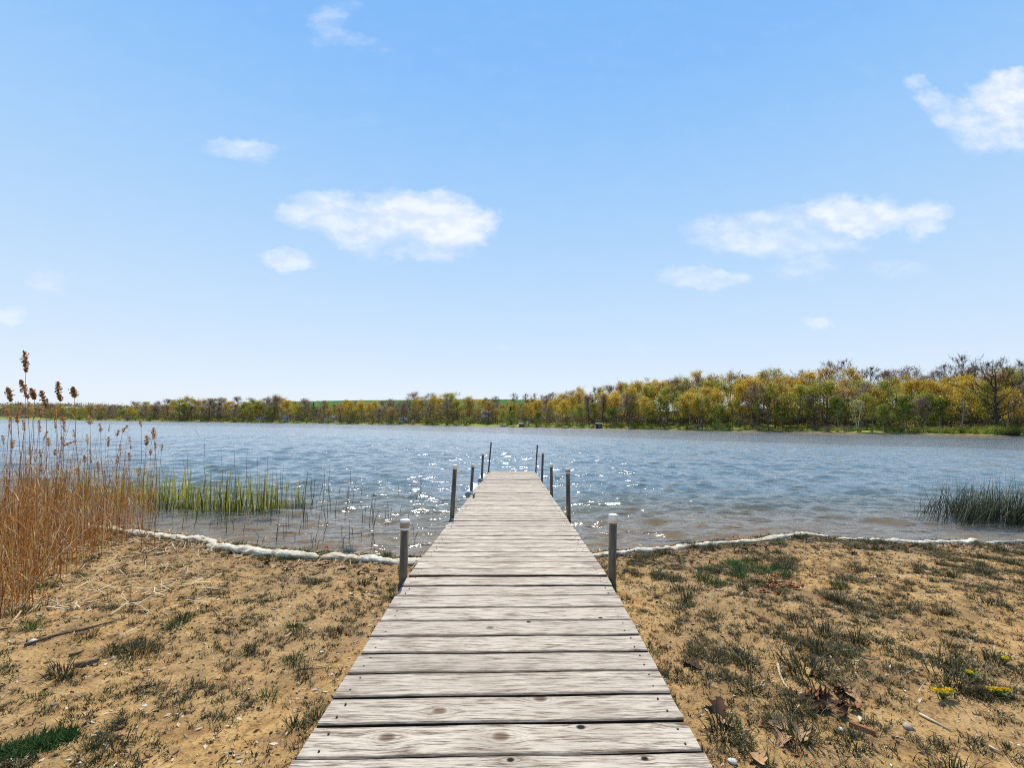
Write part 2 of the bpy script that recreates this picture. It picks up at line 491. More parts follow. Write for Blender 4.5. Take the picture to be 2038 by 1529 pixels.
def wood_mat(N):
    P = N.n('ShaderNodeTexCoord').outputs['Object']
    rnd = N.n('ShaderNodeNewGeometry').outputs['Random Per Island']
    off = N.n('ShaderNodeCombineXYZ', {0: N.math('MULTIPLY', rnd, 37.0), 1: N.math('MULTIPLY', rnd, 91.0), 2: N.math('MULTIPLY', rnd, 13.0)}).outputs[0]
    Q = N.vm('ADD', P, off)
    kmask = None; kdark = None; ring = None; bend = None
    sp = N.n('ShaderNodeSeparateXYZ', {0: P})
    for (kx, ky, r, dark) in KN:
        e = N.vm('MULTIPLY', N.vm('SUBTRACT', P, (kx, ky, 0)), (1 / (r * 1.35), 1 / r, 0))
        L = N.vm('LENGTH', e)
        m = N.mapr(L, 1.05, 0.55, 0, 1)
        kmask = m if kmask is None else N.math('MAXIMUM', kmask, m)
        if dark: kdark = m if kdark is None else N.math('MAXIMUM', kdark, m)
        rg = N.math('MULTIPLY', N.mapr(L, 2.6, 1.0, 0, 1), N.mapr(N.math('SINE', N.math('MULTIPLY', L, 9.5)), 0.1, 0.9, 0, 1))
        if not dark: ring = rg if ring is None else N.math('MAXIMUM', ring, rg)
        # grain runs round the knot
        b = N.math('MULTIPLY', N.math('SIGN', N.math('SUBTRACT', sp.outputs[1], ky)), N.mapr(L, 3.6, 0.6, 0, r * 0.9, smooth=True))
        bend = b if bend is None else N.math('ADD', bend, b)
    Q = N.vm('SUBTRACT', Q, N.n('ShaderNodeCombineXYZ', {0: 0.0, 1: bend, 2: 0.0}).outputs[0])
    wob = N.vm('MULTIPLY', N.vm('SUBTRACT', N.noise(N.vm('MULTIPLY', Q, (3.0, 9.0, 1)), 1.0, 3, 0.5, col=True), (0.5, 0.5, 0.5)), (0, 0.02, 0))
    Q = N.vm('ADD', Q, wob)
    g1 = N.noise(N.vm('MULTIPLY', Q, (8.0, 150.0, 4)), 1.0, 8, 0.74)
    g2 = N.noise(N.vm('MULTIPLY', Q, (11.0, 300.0, 4)), 1.0, 4, 0.6)
    blot = N.noise(N.vm('MULTIPLY', Q, (9.0, 60.0, 2)), 1.0, 6, 0.66)
    c = N.ramp(N.mapr(g1, 0.30, 0.70), [(0.0, (0.085, 0.045, 0.024)), (0.30, (0.32, 0.235, 0.16)), (0.48, (0.55, 0.45, 0.335)), (1.0, (0.72, 0.61, 0.475))])
    c = N.mix(N.math('MULTIPLY', N.mapr(blot, 0.49, 0.60, 0, 1), N.mapr(g1, 0.56, 0.44, 0, 1.0)), c, (0.12, 0.072, 0.045))
    c = N.mix(N.math('MULTIPLY', N.mapr(blot, 0.47, 0.36, 0, 0.55), 1.0), c, (0.70, 0.58, 0.43))
    crack = N.math('MULTIPLY', N.mapr(g2, 0.37, 0.30, 0, 1), N.mapr(blot, 0.44, 0.56, 0.15, 1))
    c = N.mix(N.math('MULTIPLY', crack, 0.8), c, (0.10, 0.065, 0.045))
    c = N.mix(N.mapr(rnd, 0, 1, 0.0, 0.45), c, N.mix(N.mapr(g1, .3, .7), (0.20, 0.15, 0.10), (0.44, 0.37, 0.29)))
    big = N.noise(N.vm('MULTIPLY', P, (2.5, 3.5, 1)), 1.0, 4, 0.6)
    c = N.mix(N.mapr(big, 0.52, 0.72, 0, 0.45), c, (0.19, 0.135, 0.09))
    if ring is not None:
        c = N.mix(N.math('MULTIPLY', ring, 0.30), c, (0.24, 0.16, 0.10))
    c = N.mix(N.math('MULTIPLY', N.math('MULTIPLY', kmask, N.mapr(g2, 0.3, 0.6, 1.0, 0.75)), 0.95), c, N.mix(N.mapr(g2, 0.35, 0.65), (0.05, 0.024, 0.012), (0.17, 0.085, 0.04)))
    if kdark is not None:
        c = N.mix(kdark, c, (0.012, 0.009, 0.008))
    # dirt and rot gathered along the long edges of each board
    ed = N.n('ShaderNodeAttribute', attribute_name='edge').outputs['Fac']
    edge = N.mapr(N.math('ADD', ed, N.math('MULTIPLY', N.math('SUBTRACT', blot, 0.5), 0.55)), 0.80, 0.97, 0, 0.62)
    c = N.mix(edge, c, (0.115, 0.075, 0.048))
    # upper face bleached; sides coloured near-black to paint in the shade of the gaps
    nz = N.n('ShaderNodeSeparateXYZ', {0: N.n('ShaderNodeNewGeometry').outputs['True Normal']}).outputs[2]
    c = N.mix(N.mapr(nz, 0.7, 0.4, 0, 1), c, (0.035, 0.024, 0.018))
    h = N.math('ADD', N.math('MULTIPLY', g1, 0.7), N.math('SUBTRACT', N.math('MULTIPLY', g2, 0.35), N.math('MULTIPLY', crack, 0.35)))
    return principled(N, c, 0.75, spec=0.12, bump=h, bstr=0.55, bdist=0.006)


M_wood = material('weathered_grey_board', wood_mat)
M_joist = plain('dark_damp_joist', [(0, (0.10, 0.075, 0.055)), (1, (0.20, 0.155, 0.12))], 0.85)
M_steel = material('galvanised_pipe', lambda N: principled(
    N, N.ramp(N.mapr(N.noise(N.vm('MULTIPLY', N.n('ShaderNodeTexCoord').outputs['Object'], (30, 30, 5)), 1.0, 5, 0.65), 0.3, 0.7),
              [(0, (0.06, 0.036, 0.018)), (0.5, (0.125, 0.085, 0.048)), (1, (0.22, 0.165, 0.105))]), 0.50, metal=0.0, spec=0.3,
    bump=N.noise(N.n('ShaderNodeTexCoord').outputs['Object'], 60, 3), bstr=0.08))
M_cap = plain('white_post_cap', [(0, (0.66, 0.60, 0.53)), (1, (0.82, 0.79, 0.74))], 0.55, spec=0.4, scale=20)
M_tancap = plain('tan_weathered_cap', [(0, (0.26, 0.20, 0.14)), (1, (0.40, 0.33, 0.25))], 0.6, scale=20)
M_zinc = plain('zinc_bracket', [(0, (0.06, 0.045, 0.03)), (1, (0.13, 0.10, 0.07))], 0.8, metal=0.0, spec=0.15, scale=30)
M_nail = plain('nail_head', [(0, (0.03, 0.025, 0.02)), (1, (0.09, 0.07, 0.06))], 0.6, metal=0.5)
M_float = plain('white_bumper', [(0, (0.62, 0.61, 0.58)), (1, (0.78, 0.77, 0.74))], 0.6, scale=9)
M_rubber = plain('black_rubber', [(0, (0.012, 0.012, 0.012)), (1, (0.03, 0.03, 0.03))], 0.7)

dock = thing('dock', 'long weathered grey plank dock running from the sand out into the lake', 'dock', (0, 0, 0))
HW = 0.61; PX0 = -0.021
joints = [0.079, 2.815, 5.03, 7.28, 9.72, 12.41]
for si in range(5):
    y0, y1 = joints[si], joints[si + 1] - (0.016 if si else 0.010)
    nb = round((y1 - y0) / (0.1455 if si == 0 else 0.1420))
    pitch = (y1 - y0) / nb
    mb = MB()
    lift = rng.uniform(-0.003, 0.003)
    for b in range(nb):
        ya = y0 + b * pitch + 0.005 + rng.uniform(-.0015, .0015); yb = y0 + (b + 1) * pitch - 0.005 + rng.uniform(-.0015, .0015)
        segs = 14
        xs = np.linspace(-HW - rng.uniform(0, .006), HW + rng.uniform(0, .006), segs) + PX0
        zt = rng.uniform(-.002, .002) + lift; tw = rng.uniform(-.0025, .0025); cup = rng.uniform(-.0015, .0025); ch = 0.005
        prof = [(ya, -.036), (ya, -ch), (ya + ch, -.0012), (0.5 * (ya + yb), 0.0), (yb - ch, -.0012), (yb, -ch), (yb, -.036)]
        V = []
        ea = np.cumsum(rng.normal(0, .0007, segs)); eb = np.cumsum(rng.normal(0, .0007, segs))
        for k, x in enumerate(xs):
            skew = 0.012 * (x - PX0)
            for q, (yy_, dz) in enumerate(prof):
                e = ea[k] if q < 3 else (eb[k] if q > 3 else 0)
                cz = cup if q == 3 else 0
                V.append((x, yy_ + e + skew, deck_z(yy_) + dz + zt + tw * (yy_ - ya) / .14 - cz + 0.0012 * math.sin(k * .9 + b)))
        np_ = len(prof); fs = []
        for k in range(segs - 1):
            for q in range(np_):
                q2 = (q + 1) % np_
                fs.append((k * np_ + q, k * np_ + q2, (k + 1) * np_ + q2, (k + 1) * np_ + q))
        mb.add(V, fs, 0)
        e0 = list(range(np_)); e1 = [(segs - 1) * np_ + q for q in range(np_)]
        mb.f.append(np.array([e0[::-1]]) + mb.n - len(V)); mb.m.append(np.zeros(1)); mb.smooth.append(np.zeros(1, bool))
        mb.f.append(np.array([e1]) + mb.n - len(V)); mb.m.append(np.zeros(1)); mb.smooth.append(np.zeros(1, bool))
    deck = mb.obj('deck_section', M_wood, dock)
    at_ = deck.data.attributes.new('edge', 'FLOAT', 'POINT')       # 1 along a board's long edges, 0 at its middle
    ev = np.tile([1, 1, .93, 0, .93, 1, 1], nb * 14).astype(np.float32)
    at_.data.foreach_set('value', ev)
    nl = MB()
    for b in range(nb):
        for sx in (-1, 1):
            for fy in (0.27, 0.73):
                x = PX0 + sx * (HW - 0.045 + rng.uniform(-.012, .012)); y = y0 + (b + fy) * pitch + rng.uniform(-.01, .01)
                z = deck_z(y) + lift + 0.0012
                a = np.arange(8) / 8 * 2 * np.pi; r = 0.0036
                top = np.stack([x + r * np.cos(a), y + 0.012 * (x - PX0) + r * np.sin(a), np.full(8, z)], -1)
                low = top.copy(); low[:, 2] -= 0.012
                nl.add(np.concatenate([top, low]), [(i, (i + 1) % 8, 8 + (i + 1) % 8, 8 + i) for i in range(8)], 0)
                nl.f.append(np.array([list(range(8))]) + nl.n - 16); nl.m.append(np.zeros(1)); nl.smooth.append(np.zeros(1, bool))
    nails = nl.obj('nail_row', M_nail, deck); nails['kind'] = 'stuff'
    # frame under the boards: two side rails and cross joists
    for sx in (-1, 1):
        rb = MB()
        xa = PX0 + sx * (HW - 0.035)
        y1r = joints[si + 1] - 0.03
        ring = []
        for y in (y0 + .02, y1r):
            for dx, dz in ((-.019, -.039), (.019, -.039), (.019, -.165), (-.019, -.165)):
                ring.append((xa + dx, y, deck_z(y) + dz))
        rb.add(ring, [(0, 1, 5, 4), (1, 2, 6, 5), (2, 3, 7, 6), (3, 0, 4, 7), (3, 2, 1, 0), (4, 5, 6, 7)], 0)
        rb.obj('side_rail', M_joist, dock)
    for y in (y0 + .06, 0.5 * (y0 + y1), y1 - .08):
        jb = MB(); z = deck_z(y)
        jb.box((PX0 - HW + .055, y - .019, z - .150), (PX0 + HW - .055, y + .019, z - .041), 0)
        jb.obj('cross_joist', M_joist, dock)

# posts: photo pixels of cap top, foot at the deck edge, has a cap
POSTS = [((806, 1037), (812, 1163), 1), ((906, 926), (906, 1032), 1), ((941.5, 924), (941.5, 985), 1), ((961.5, 902), (961, 955), 1), ((977.5, 881), (974.5, 938), 0),
         ((1220.5, 1025), (1224, 1166), 1), ((1130, 934), (1130.5, 1034), 1), ((1097, 924), (1095.5, 986), 1), ((1080.5, 900), (1078.5, 957), 1), ((1069.5, 886), (1066.5, 941), 0)]
PY = [2.79, 5.0, 7.24, 9.66, 12.33] * 2
for i, ((tx, ty), (bx, by), capped) in enumerate(POSTS):
    side = -1 if i < 5 else 1
    y = PY[i]; fx = PX0 + side * (HW + 0.029); fz = deck_z(y)
    foot = Vector((fx, y, fz))
    dep = (foot - CAM).dot(CM @ Vector((0, 0, -1)))
    top = at(tx, ty, dep)
    ax = (top - foot); ax.y *= 0.3
    # keep the photographed foot bearing: the pipe leans as seen
    lean = Vector((ax.x / ax.z, ax.y / ax.z, 1.0))
    if abs(lean.x) > 0.08: lean.x = 0.08 * math.copysign(1, lean.x)
    if i in (3, 4, 8, 9): lean.x *= 1.0
    bottom_z = min(gz(fx, y) - 0.25, fz - 0.3)
    pb = foot + lean * (bottom_z - fz)
    pt = foot + lean * (top.z - fz)
    rad = 0.0245 if i in (0, 5) else (0.024 if capped else 0.0205)
    tb = MB()
    tb.tube([pb, pb.lerp(pt, .5), pt], rad, 20)
    post = tb.obj('post', M_steel, dock)
    u_ = lean.normalized()
    if capped:
        cb = MB(); r = rad
        hgt = 0.050 if i in (0, 5) else 0.046
        pr = [(-hgt, r * 1.05), (-hgt, r * 1.15), (-0.006, r * 1.17), (0.0, r * 1.12), (0.005, r * 0.8), (0.006, 0.001)]
        cb.tube([pt + u_ * h for h, _ in pr], [q for _, q in pr], 20, caps=False)
        if i in (0, 6):      # weathered cap: tan sleeve between a white top and a white ring
            cp = cb.obj('cap', M_tancap, post)
            for h0, h1 in ((-hgt - .004, -hgt + .008), (-.008, .007)):
                rb_ = MB(); rb_.tube([pt + u_ * h0, pt + u_ * h0, pt + u_ * h1, pt + u_ * (h1 + .001)], [r * 1.0, r * 1.19, r * 1.17, .001], 20, caps=False); rb_.obj('cap_ring', M_cap, cp)
        else:
            cb.obj('cap', M_cap, post)
    # bracket that clamps the pipe to the frame
    bb = MB()
    c0 = foot - u_ * 0.012
    c0 = c0 - u_ * 0.03
    bb.tube([c0 - u_ * .11, c0 - u_ * .05, c0], rad * 1.22, 16)
    bk = bb.obj('bracket', M_zinc, dock)
    bp = MB(); xin = PX0 + side * (HW - 0.014)
    bp.box((min(xin, fx), y - .03, fz - .135), (max(xin, fx), y + .03, fz - .05))
    bp.obj('bracket_plate', M_zinc, bk)

# white bumper tubes lashed along the left edge, and a black cleat
for (ya, yb, r, dz) in ((7.12, 8.45, 0.058, -0.02), (9.60, 10.9, 0.055, -0.015)):
    fb = MB()
    x = PX0 - HW - 0.062
    pts = [(x - .002, ya, deck_z(ya) + dz), (x, ya + .02, deck_z(ya) + dz), (x, yb - .02, deck_z(yb) + dz), (x, yb, deck_z(yb) + dz)]
    fb.tube(pts, [r * .8, r, r, r * .8], 18)
    bo = fb.obj('bumper', M_float, dock)
    eb_ = MB(); eb_.tube([(x, ya - .012, deck_z(ya) + dz), (x, ya + .004, deck_z(ya) + dz)], r * .82, 18)
    eb_.obj('end_cap', plain('grey_end_cap', [(0, (0.30, 0.29, 0.27)), (1, (0.42, 0.41, 0.38))], 0.7), bo)
p = deck_xy(943, 991)
cb = MB(); z = deck_z(p.y) + .004
cb.tube([(p.x, p.y - .012, z), (p.x, p.y - .012, z + .03)], .009, 8); cb.tube([(p.x, p.y + .025, z), (p.x, p.y + .025, z + .03)], .009, 8)
cb.tube([(p.x - .01, p.y - .06, z + .045), (p.x, p.y - .02, z + .035), (p.x, p.y + .03, z + .035), (p.x + .012, p.y + .075, z + .047)], [.006, .011, .011, .006], 8)
cb.obj('cleat', M_rubber, dock)

# ------------------------------------------------------------------ lumpy white erosion socks along the waterline
def sock_mat(N):
    P = N.n('ShaderNodeTexCoord').outputs['Object']
    a = N.noise(P, 9.0, 5, 0.6); b = N.noise(P, 60.0, 4, 0.7)
    c = N.ramp(N.mapr(a, 0.3, 0.7), [(0, (0.42, 0.30, 0.16)), (0.4, (0.62, 0.52, 0.36)), (1, (0.80, 0.72, 0.56))])
    c = N.mix(N.mapr(b, 0.58, 0.72, 0, 0.7), c, (0.34, 0.24, 0.13))
    return principled(N, c, 0.9, spec=0.2, bump=N.math('ADD', a, N.math('MULTIPLY', b, 0.4)), bstr=0.9, bdist=0.03)


M_sock = material('white_fabric_sock', sock_mat)


def sock(pix, r0, label, seed, flat=0.62, sink=0.18):
    pts = []
    for px, py in pix:
        z = 0.06
        for _ in range(5):
            p = on_z(px, py, z); z = gz(p.x, p.y) + r0 * 0.3
        pts.append((p.x, p.y))
    pts = np.array(pts)
    L = np.concatenate([[0], np.cumsum(np.linalg.norm(np.diff(pts, axis=0), axis=1))])
    n = int(L[-1] / 0.028)
    t = np.linspace(0, L[-1], n)
    X = np.interp(t, L, pts[:, 0]); Y = np.interp(t, L, pts[:, 1])
    X += (fbm(t * 1.3, t * 0 + seed, seed) - .5) * .10; Y += (fbm(t * 1.1, t * 0 + seed + 9, seed + 1) - .5) * .12
    sides = 18
    a = np.arange(sides) / sides * 2 * np.pi
    taper = np.clip(np.minimum(t, L[-1] - t) / 0.10, 0.05, 1) ** 0.5
    rad = r0 * taper * (0.74 + 0.55 * np.abs(np.sin(t * (5.5 + seed % 3) + 2.2 * fbm(t * 0.9, t * 0, seed + 3))) ** 0.6) * (0.72 + 0.6 * fbm(t * 1.7, t * 0 + 4, seed + 5))
    tang = np.stack([np.gradient(X), np.gradient(Y)], -1); tang /= np.linalg.norm(tang, axis=1)[:, None]
    nx, ny = -tang[:, 1], tang[:, 0]
    lump = 1 + 0.55 * (fbm(t[:, None] * 11 + 0 * a, a[None, :] * 2.0 + seed, seed + 11, 3) - .5) + 0.75 * (fbm(t[:, None] * 30, a[None, :] * 5, seed + 21, 2) - .5)
    rr_ = rad[:, None] * lump
    ex = rr_ * np.cos(a)[None, :]; ez = rr_ * np.sin(a)[None, :] * flat
    gzv = ground_z(X, Y)
    VX = X[:, None] + nx[:, None] * ex; VY = Y[:, None] + ny[:, None] * ex; VZ = gzv[:, None] + r0 * (flat - sink) * .8 + ez
    i = np.arange(n - 1)[:, None] * sides; j = np.arange(sides)[None, :]; j2 = (j + 1) % sides
    q = np.stack([i + j, i + j2, i + sides + j2, i + sides + j], -1).reshape(-1, 4)
    mb = MB(); mb.add(np.stack([VX, VY, VZ], -1).reshape(-1, 3), q, 0, True)
    o = mb.obj('erosion_sock', M_sock)
    tag(o, label, 'erosion sock', 'white fabric rolls along the waterline')
    return np.stack([X, Y], -1)


SOCKS = [
    sock([(150, 1047), (235, 1058), (300, 1066), (360, 1073), (410, 1078), (424, 1084)], 0.046, 'lumpy white fabric roll half hidden by the dry reeds', 1),
    sock([(408, 1088), (460, 1094), (510, 1102), (560, 1106), (620, 1108), (640, 1110)], 0.054, 'thick lumpy white fabric roll between the reeds and the middle of the left shoreline', 4),
    sock([(628, 1112), (690, 1112), (740, 1114), (790, 1120), (850, 1124), (930, 1128)], 0.050, 'crumpled white fabric roll ending under the left side of the dock', 7),
    sock([(1130, 1116), (1245, 1100), (1300, 1096), (1360, 1088), (1440, 1081), (1510, 1075), (1580, 1068), (1625, 1066), (1652, 1070)], 0.034, 'long thin white fabric roll curving away from the dock on the right shoreline', 10),
    sock([(1662, 1072), (1700, 1074), (1732, 1076)], 0.030, 'short smooth white fabric roll lying between two longer ones', 14),
    sock([(1738, 1079), (1800, 1080), (1860, 1082), (1920, 1083), (1980, 1080), (2050, 1078), (2200, 1074)], 0.032, 'white fabric roll farthest along the right shoreline below the rush clump', 17),
]
# small scrap of red plastic on the roll
mb = MB(); p = on_z(650, 1089, 0.17)
a = np.linspace(0, 2 * np.pi, 9)[:-1]
rv = np.array([1, .55, 1.1, .6, .9, .7, 1.05, .5])
top = np.stack([p.x + .024 * rv * np.cos(a), p.y + .016 * rv * np.sin(a), 0.168 + .010 * np.sin(3 * a)], -1)
mb.add(np.concatenate([top, top - [0, 0, .006]]), [(i, (i + 1) % 8, 8 + (i + 1) % 8, 8 + i) for i in range(8)], 0)
mb.add(np.concatenate([top, [[p.x, p.y, 0.178]]]), [(i, (i + 1) % 8, 8) for i in range(8)], 0)
tag(mb.obj('plastic_scrap', plain('red_plastic', [(0, (0.5, 0.03, 0.03)), (1, (0.65, 0.06, 0.05))], 0.5)), 'small torn scrap of red plastic on the white roll', 'litter')

# ------------------------------------------------------------------ blades
def blades(base, h, w, lean, az, curve, segs=3, twist=None):
    """flat tapered curved blades. base (n,3), h/w/lean/az/curve (n,) -> verts, quads"""
    n = len(base)
    t = np.linspace(0, 1, segs + 1)
    out = lean[:, None] * t[None, :] + curve[:, None] * t[None, :] ** 2
    hz = np.sqrt(np.maximum(1 - np.minimum(out, 0.92) ** 2 * 0.6, 0.15))
    dx = np.cos(az)[:, None] * out * h[:, None]; dy = np.sin(az)[:, None] * out * h[:, None]
    dz = t[None, :] * h[:, None] * hz
    face = az + np.pi / 2 + (0 if twist is None else twist)
    wx = np.cos(face)[:, None] * w[:, None]; wy = np.sin(face)[:, None] * w[:, None]
    prof = np.array([1.0 - 0.9 * tt ** 1.6 for tt in t])[None, :]
    c = np.stack([base[:, 0:1] + dx, base[:, 1:2] + dy, base[:, 2:3] + dz], -1)
    o = np.stack([wx * prof, wy * prof, 0 * prof + 0 * wx], -1) * 0.5
    V = np.stack([c - o, c + o], 2).reshape(n, -1, 3)
    k = (segs + 1) * 2
    f = np.array([[2 * s, 2 * s + 1, 2 * s + 3, 2 * s + 2] for s in range(segs)])
    Fc = (np.arange(n)[:, None, None] * k + f[None]).reshape(-1, 4)
    return V.reshape(-1, 3), Fc


def quads(c, size, rgen, flat=0.0, aspect=1.0, nrm=None):
    """little randomly turned leaf quads around centres c (n,3)"""
    n = len(c)
    if nrm is None:
        nrm = rgen.normal(size=(n, 3)); nrm[:, 2] += flat * 3
    nrm /= np.linalg.norm(nrm, axis=1)[:, None]
    ref = rgen.normal(size=(n, 3))
    u = np.cross(nrm, ref); u /= np.linalg.norm(u, axis=1)[:, None] + 1e-9
    w = np.cross(nrm, u)
    s = np.broadcast_to(np.asarray(size, float), (n,))[:, None] * 0.5
    bend = nrm * s * rgen.uniform(-.5, .5, (n, 1))
    V = np.stack([c - u * s * aspect, c - w * s * .62 + bend, c + u * s * aspect, c + w * s * .62 + bend], 1).reshape(-1, 3)
    return V, (np.arange(n)[:, None] * 4 + np.arange(4)[None])


M_dry = leafy('dry_reed_stalk', [(0, (0.15, 0.055, 0.016)), (0.3, (0.33, 0.125, 0.03)), (0.65, (0.52, 0.24, 0.055)), (0.88, (0.66, 0.45, 0.18)), (1, (0.78, 0.64, 0.38))], 0.25)
M_plume = leafy('dry_seed_head', [(0, (0.33, 0.15, 0.05)), (0.5, (0.52, 0.28, 0.10)), (1, (0.70, 0.45, 0.22))], 0.45)
M_plume_d = leafy('dark_seed_head', [(0, (0.16, 0.07, 0.02)), (0.5, (0.36, 0.17, 0.045)), (1, (0.58, 0.34, 0.11))], 0.4)
M_cat = leafy('fresh_cattail_blade', [(0, (0.05, 0.06, 0.015)), (0.35, (0.15, 0.19, 0.024)), (0.65, (0.34, 0.345, 0.04)), (1, (0.58, 0.49, 0.09))], 0.5)
M_rush = leafy('dark_rush_blade', [(0, (0.02, 0.026, 0.014)), (0.6, (0.05, 0.062, 0.03)), (0.93, (0.11, 0.12, 0.05)), (1, (0.48, 0.40, 0.24))], 0.25)
M_stem = plain('dark_reed_stem', [(0, (0.05, 0.045, 0.03)), (1, (0.13, 0.12, 0.07))], 0.7)

RB = np.array([(1300, -200), (1235, 55), (1180, 95), (1140, 150), (1110, 205), (1085, 255), (1062, 290), (1045, 312), (1025, 318)])  # foot row -> right limit


def in_reeds(px, py):
    lim = np.interp(-py, -RB[:, 0], RB[:, 1])
    return px < lim


# standing dry stalks nobody could count
rg = np.random.default_rng(21)
mb = MB()
base = []
while len(base) < 4600:
    py = rg.uniform(1012, 1250); px = rg.uniform(-420, 320)
    if not in_reeds(px, py): continue
    if rg.uniform() > (0.35 + 0.65 * fbm(px / 40.0, py / 40.0, 4)) * min(1.0, 0.35 + (float(np.interp(-py, -RB[:, 0], RB[:, 1])) - px) / 90.0): continue
    z = 0.05
    for _ in range(4):
        p = on_z(px, py, z); z = gz(p.x, p.y)
    # even out the density over the ground
    if rg.uniform() > min(1.0, (p.y / 5.0) ** 2.2): continue
    base.append((p.x, p.y, min(z, 0.3)))
base = np.array(base); n = len(base)
h = np.clip(rg.normal(0.70, 0.24, n), 0.16, 1.30)
tall = rg.uniform(size=n) < 0.12; h[tall] *= 1.38
h *= np.where(base[:, 1] < 4.2, 0.80, 1.0)
az = rg.normal(0.3, 1.6, n); lean = np.abs(rg.normal(0.0, 0.08, n)); cur = np.abs(rg.normal(0, 0.07, n))
broke = rg.uniform(size=n) < 0.18; lean[broke] += rg.uniform(.4, .9, broke.sum())
V, Fc = blades(base, h, rg.uniform(.0028, .0055, n), lean, az, cur, 4, rg.uniform(-1.5, 1.5, n)); mb.add(V, Fc)
# dry leaves hanging off the stalks
idx = rg.integers(0, n, 9000); tt = rg.uniform(.12, .9, len(idx))
lb = base[idx].copy(); lb[:, 2] += h[idx] * tt
lb[:, 0] += np.cos(az[idx]) * lean[idx] * h[idx] * tt; lb[:, 1] += np.sin(az[idx]) * lean[idx] * h[idx] * tt
V, Fc = blades(lb, rg.uniform(.03, .15, len(idx)), rg.uniform(.003, .008, len(idx)), rg.uniform(.2, .8, len(idx)), rg.uniform(0, 6.28, len(idx)), rg.uniform(.1, .7, len(idx)), 3, rg.uniform(-1, 1, len(idx))); mb.add(V, Fc)
tag(mb.obj('dry_reeds', M_dry), 'dense stand of rust brown dry reed stalks left of the dock', None, None, 'stuff')

# reeds with a seed head, one by one: px, py of the head's top, px, py of its lower end, kind
PL = [(140, 55, 148, 172, 2), (120, 222, 158, 325, 2), (46, 266, 62, 342, 2), (330, 232, 345, 342, 2), (418, 262, 428, 320, 2), (178, 270, 198, 330, 2), (238, 285, 270, 380, 2),
      (165, 350, 190, 440, 1), (118, 358, 100, 430, 1), (30, 372, 55, 440, 1), (312, 376, 322, 432, 1), (226, 380, 232, 432, 1), (95, 432, 100, 462, 1), (358, 430, 365, 470, 1),
      (512, 432, 517, 476, 1), (130, 452, 140, 510, 0), (62, 440, 55, 498, 0), (222, 452, 228, 520, 0), (312, 450, 322, 500, 0), (366, 470, 374, 522, 0), (572, 470, 578, 522, 0),
      (730, 482, 705, 520, 0), (806, 452, 810, 490, 0), (272, 516, 250, 565, 0), (422, 505, 430, 552, 0), (498, 536, 503, 588, 0), (626, 546, 622, 602, 0), (682, 512, 672, 542, 0),
      (880, 500, 884, 558, 1), (846, 540, 840, 592, 1), (742, 542, 752, 620, 0), (892, 580, 894, 612, 0), (932, 590, 928, 622, 0), (690, 590, 692, 652, 0), (866, 620, 864, 652, 0),
      (738, 640, 742, 682, 0), (516, 620, 522, 692, 0), (484, 655, 488, 690, 0), (276, 555, 280, 602, 0), (318, 620, 316, 652, 0), (228, 620, 234, 662, 0), (800, 720, 796, 772, 0),
      (598, 740, 604, 778, 0), (232, 705, 238, 752, 0), (446, 720, 450, 772, 0), (355, 548, 362, 590, 0), (440, 570, 360, 598, 3), (382, 905, 492, 900, 3), (735, 882, 832, 874, 3),
      (15, 540, 22, 590, 0), (70, 560, 72, 610, 0), (168, 600, 172, 650, 0), (680, 660, 676, 700, 0), (560, 690, 566, 730, 0), (120, 760, 128, 830, 0), (255, 860, 262, 930, 0)]
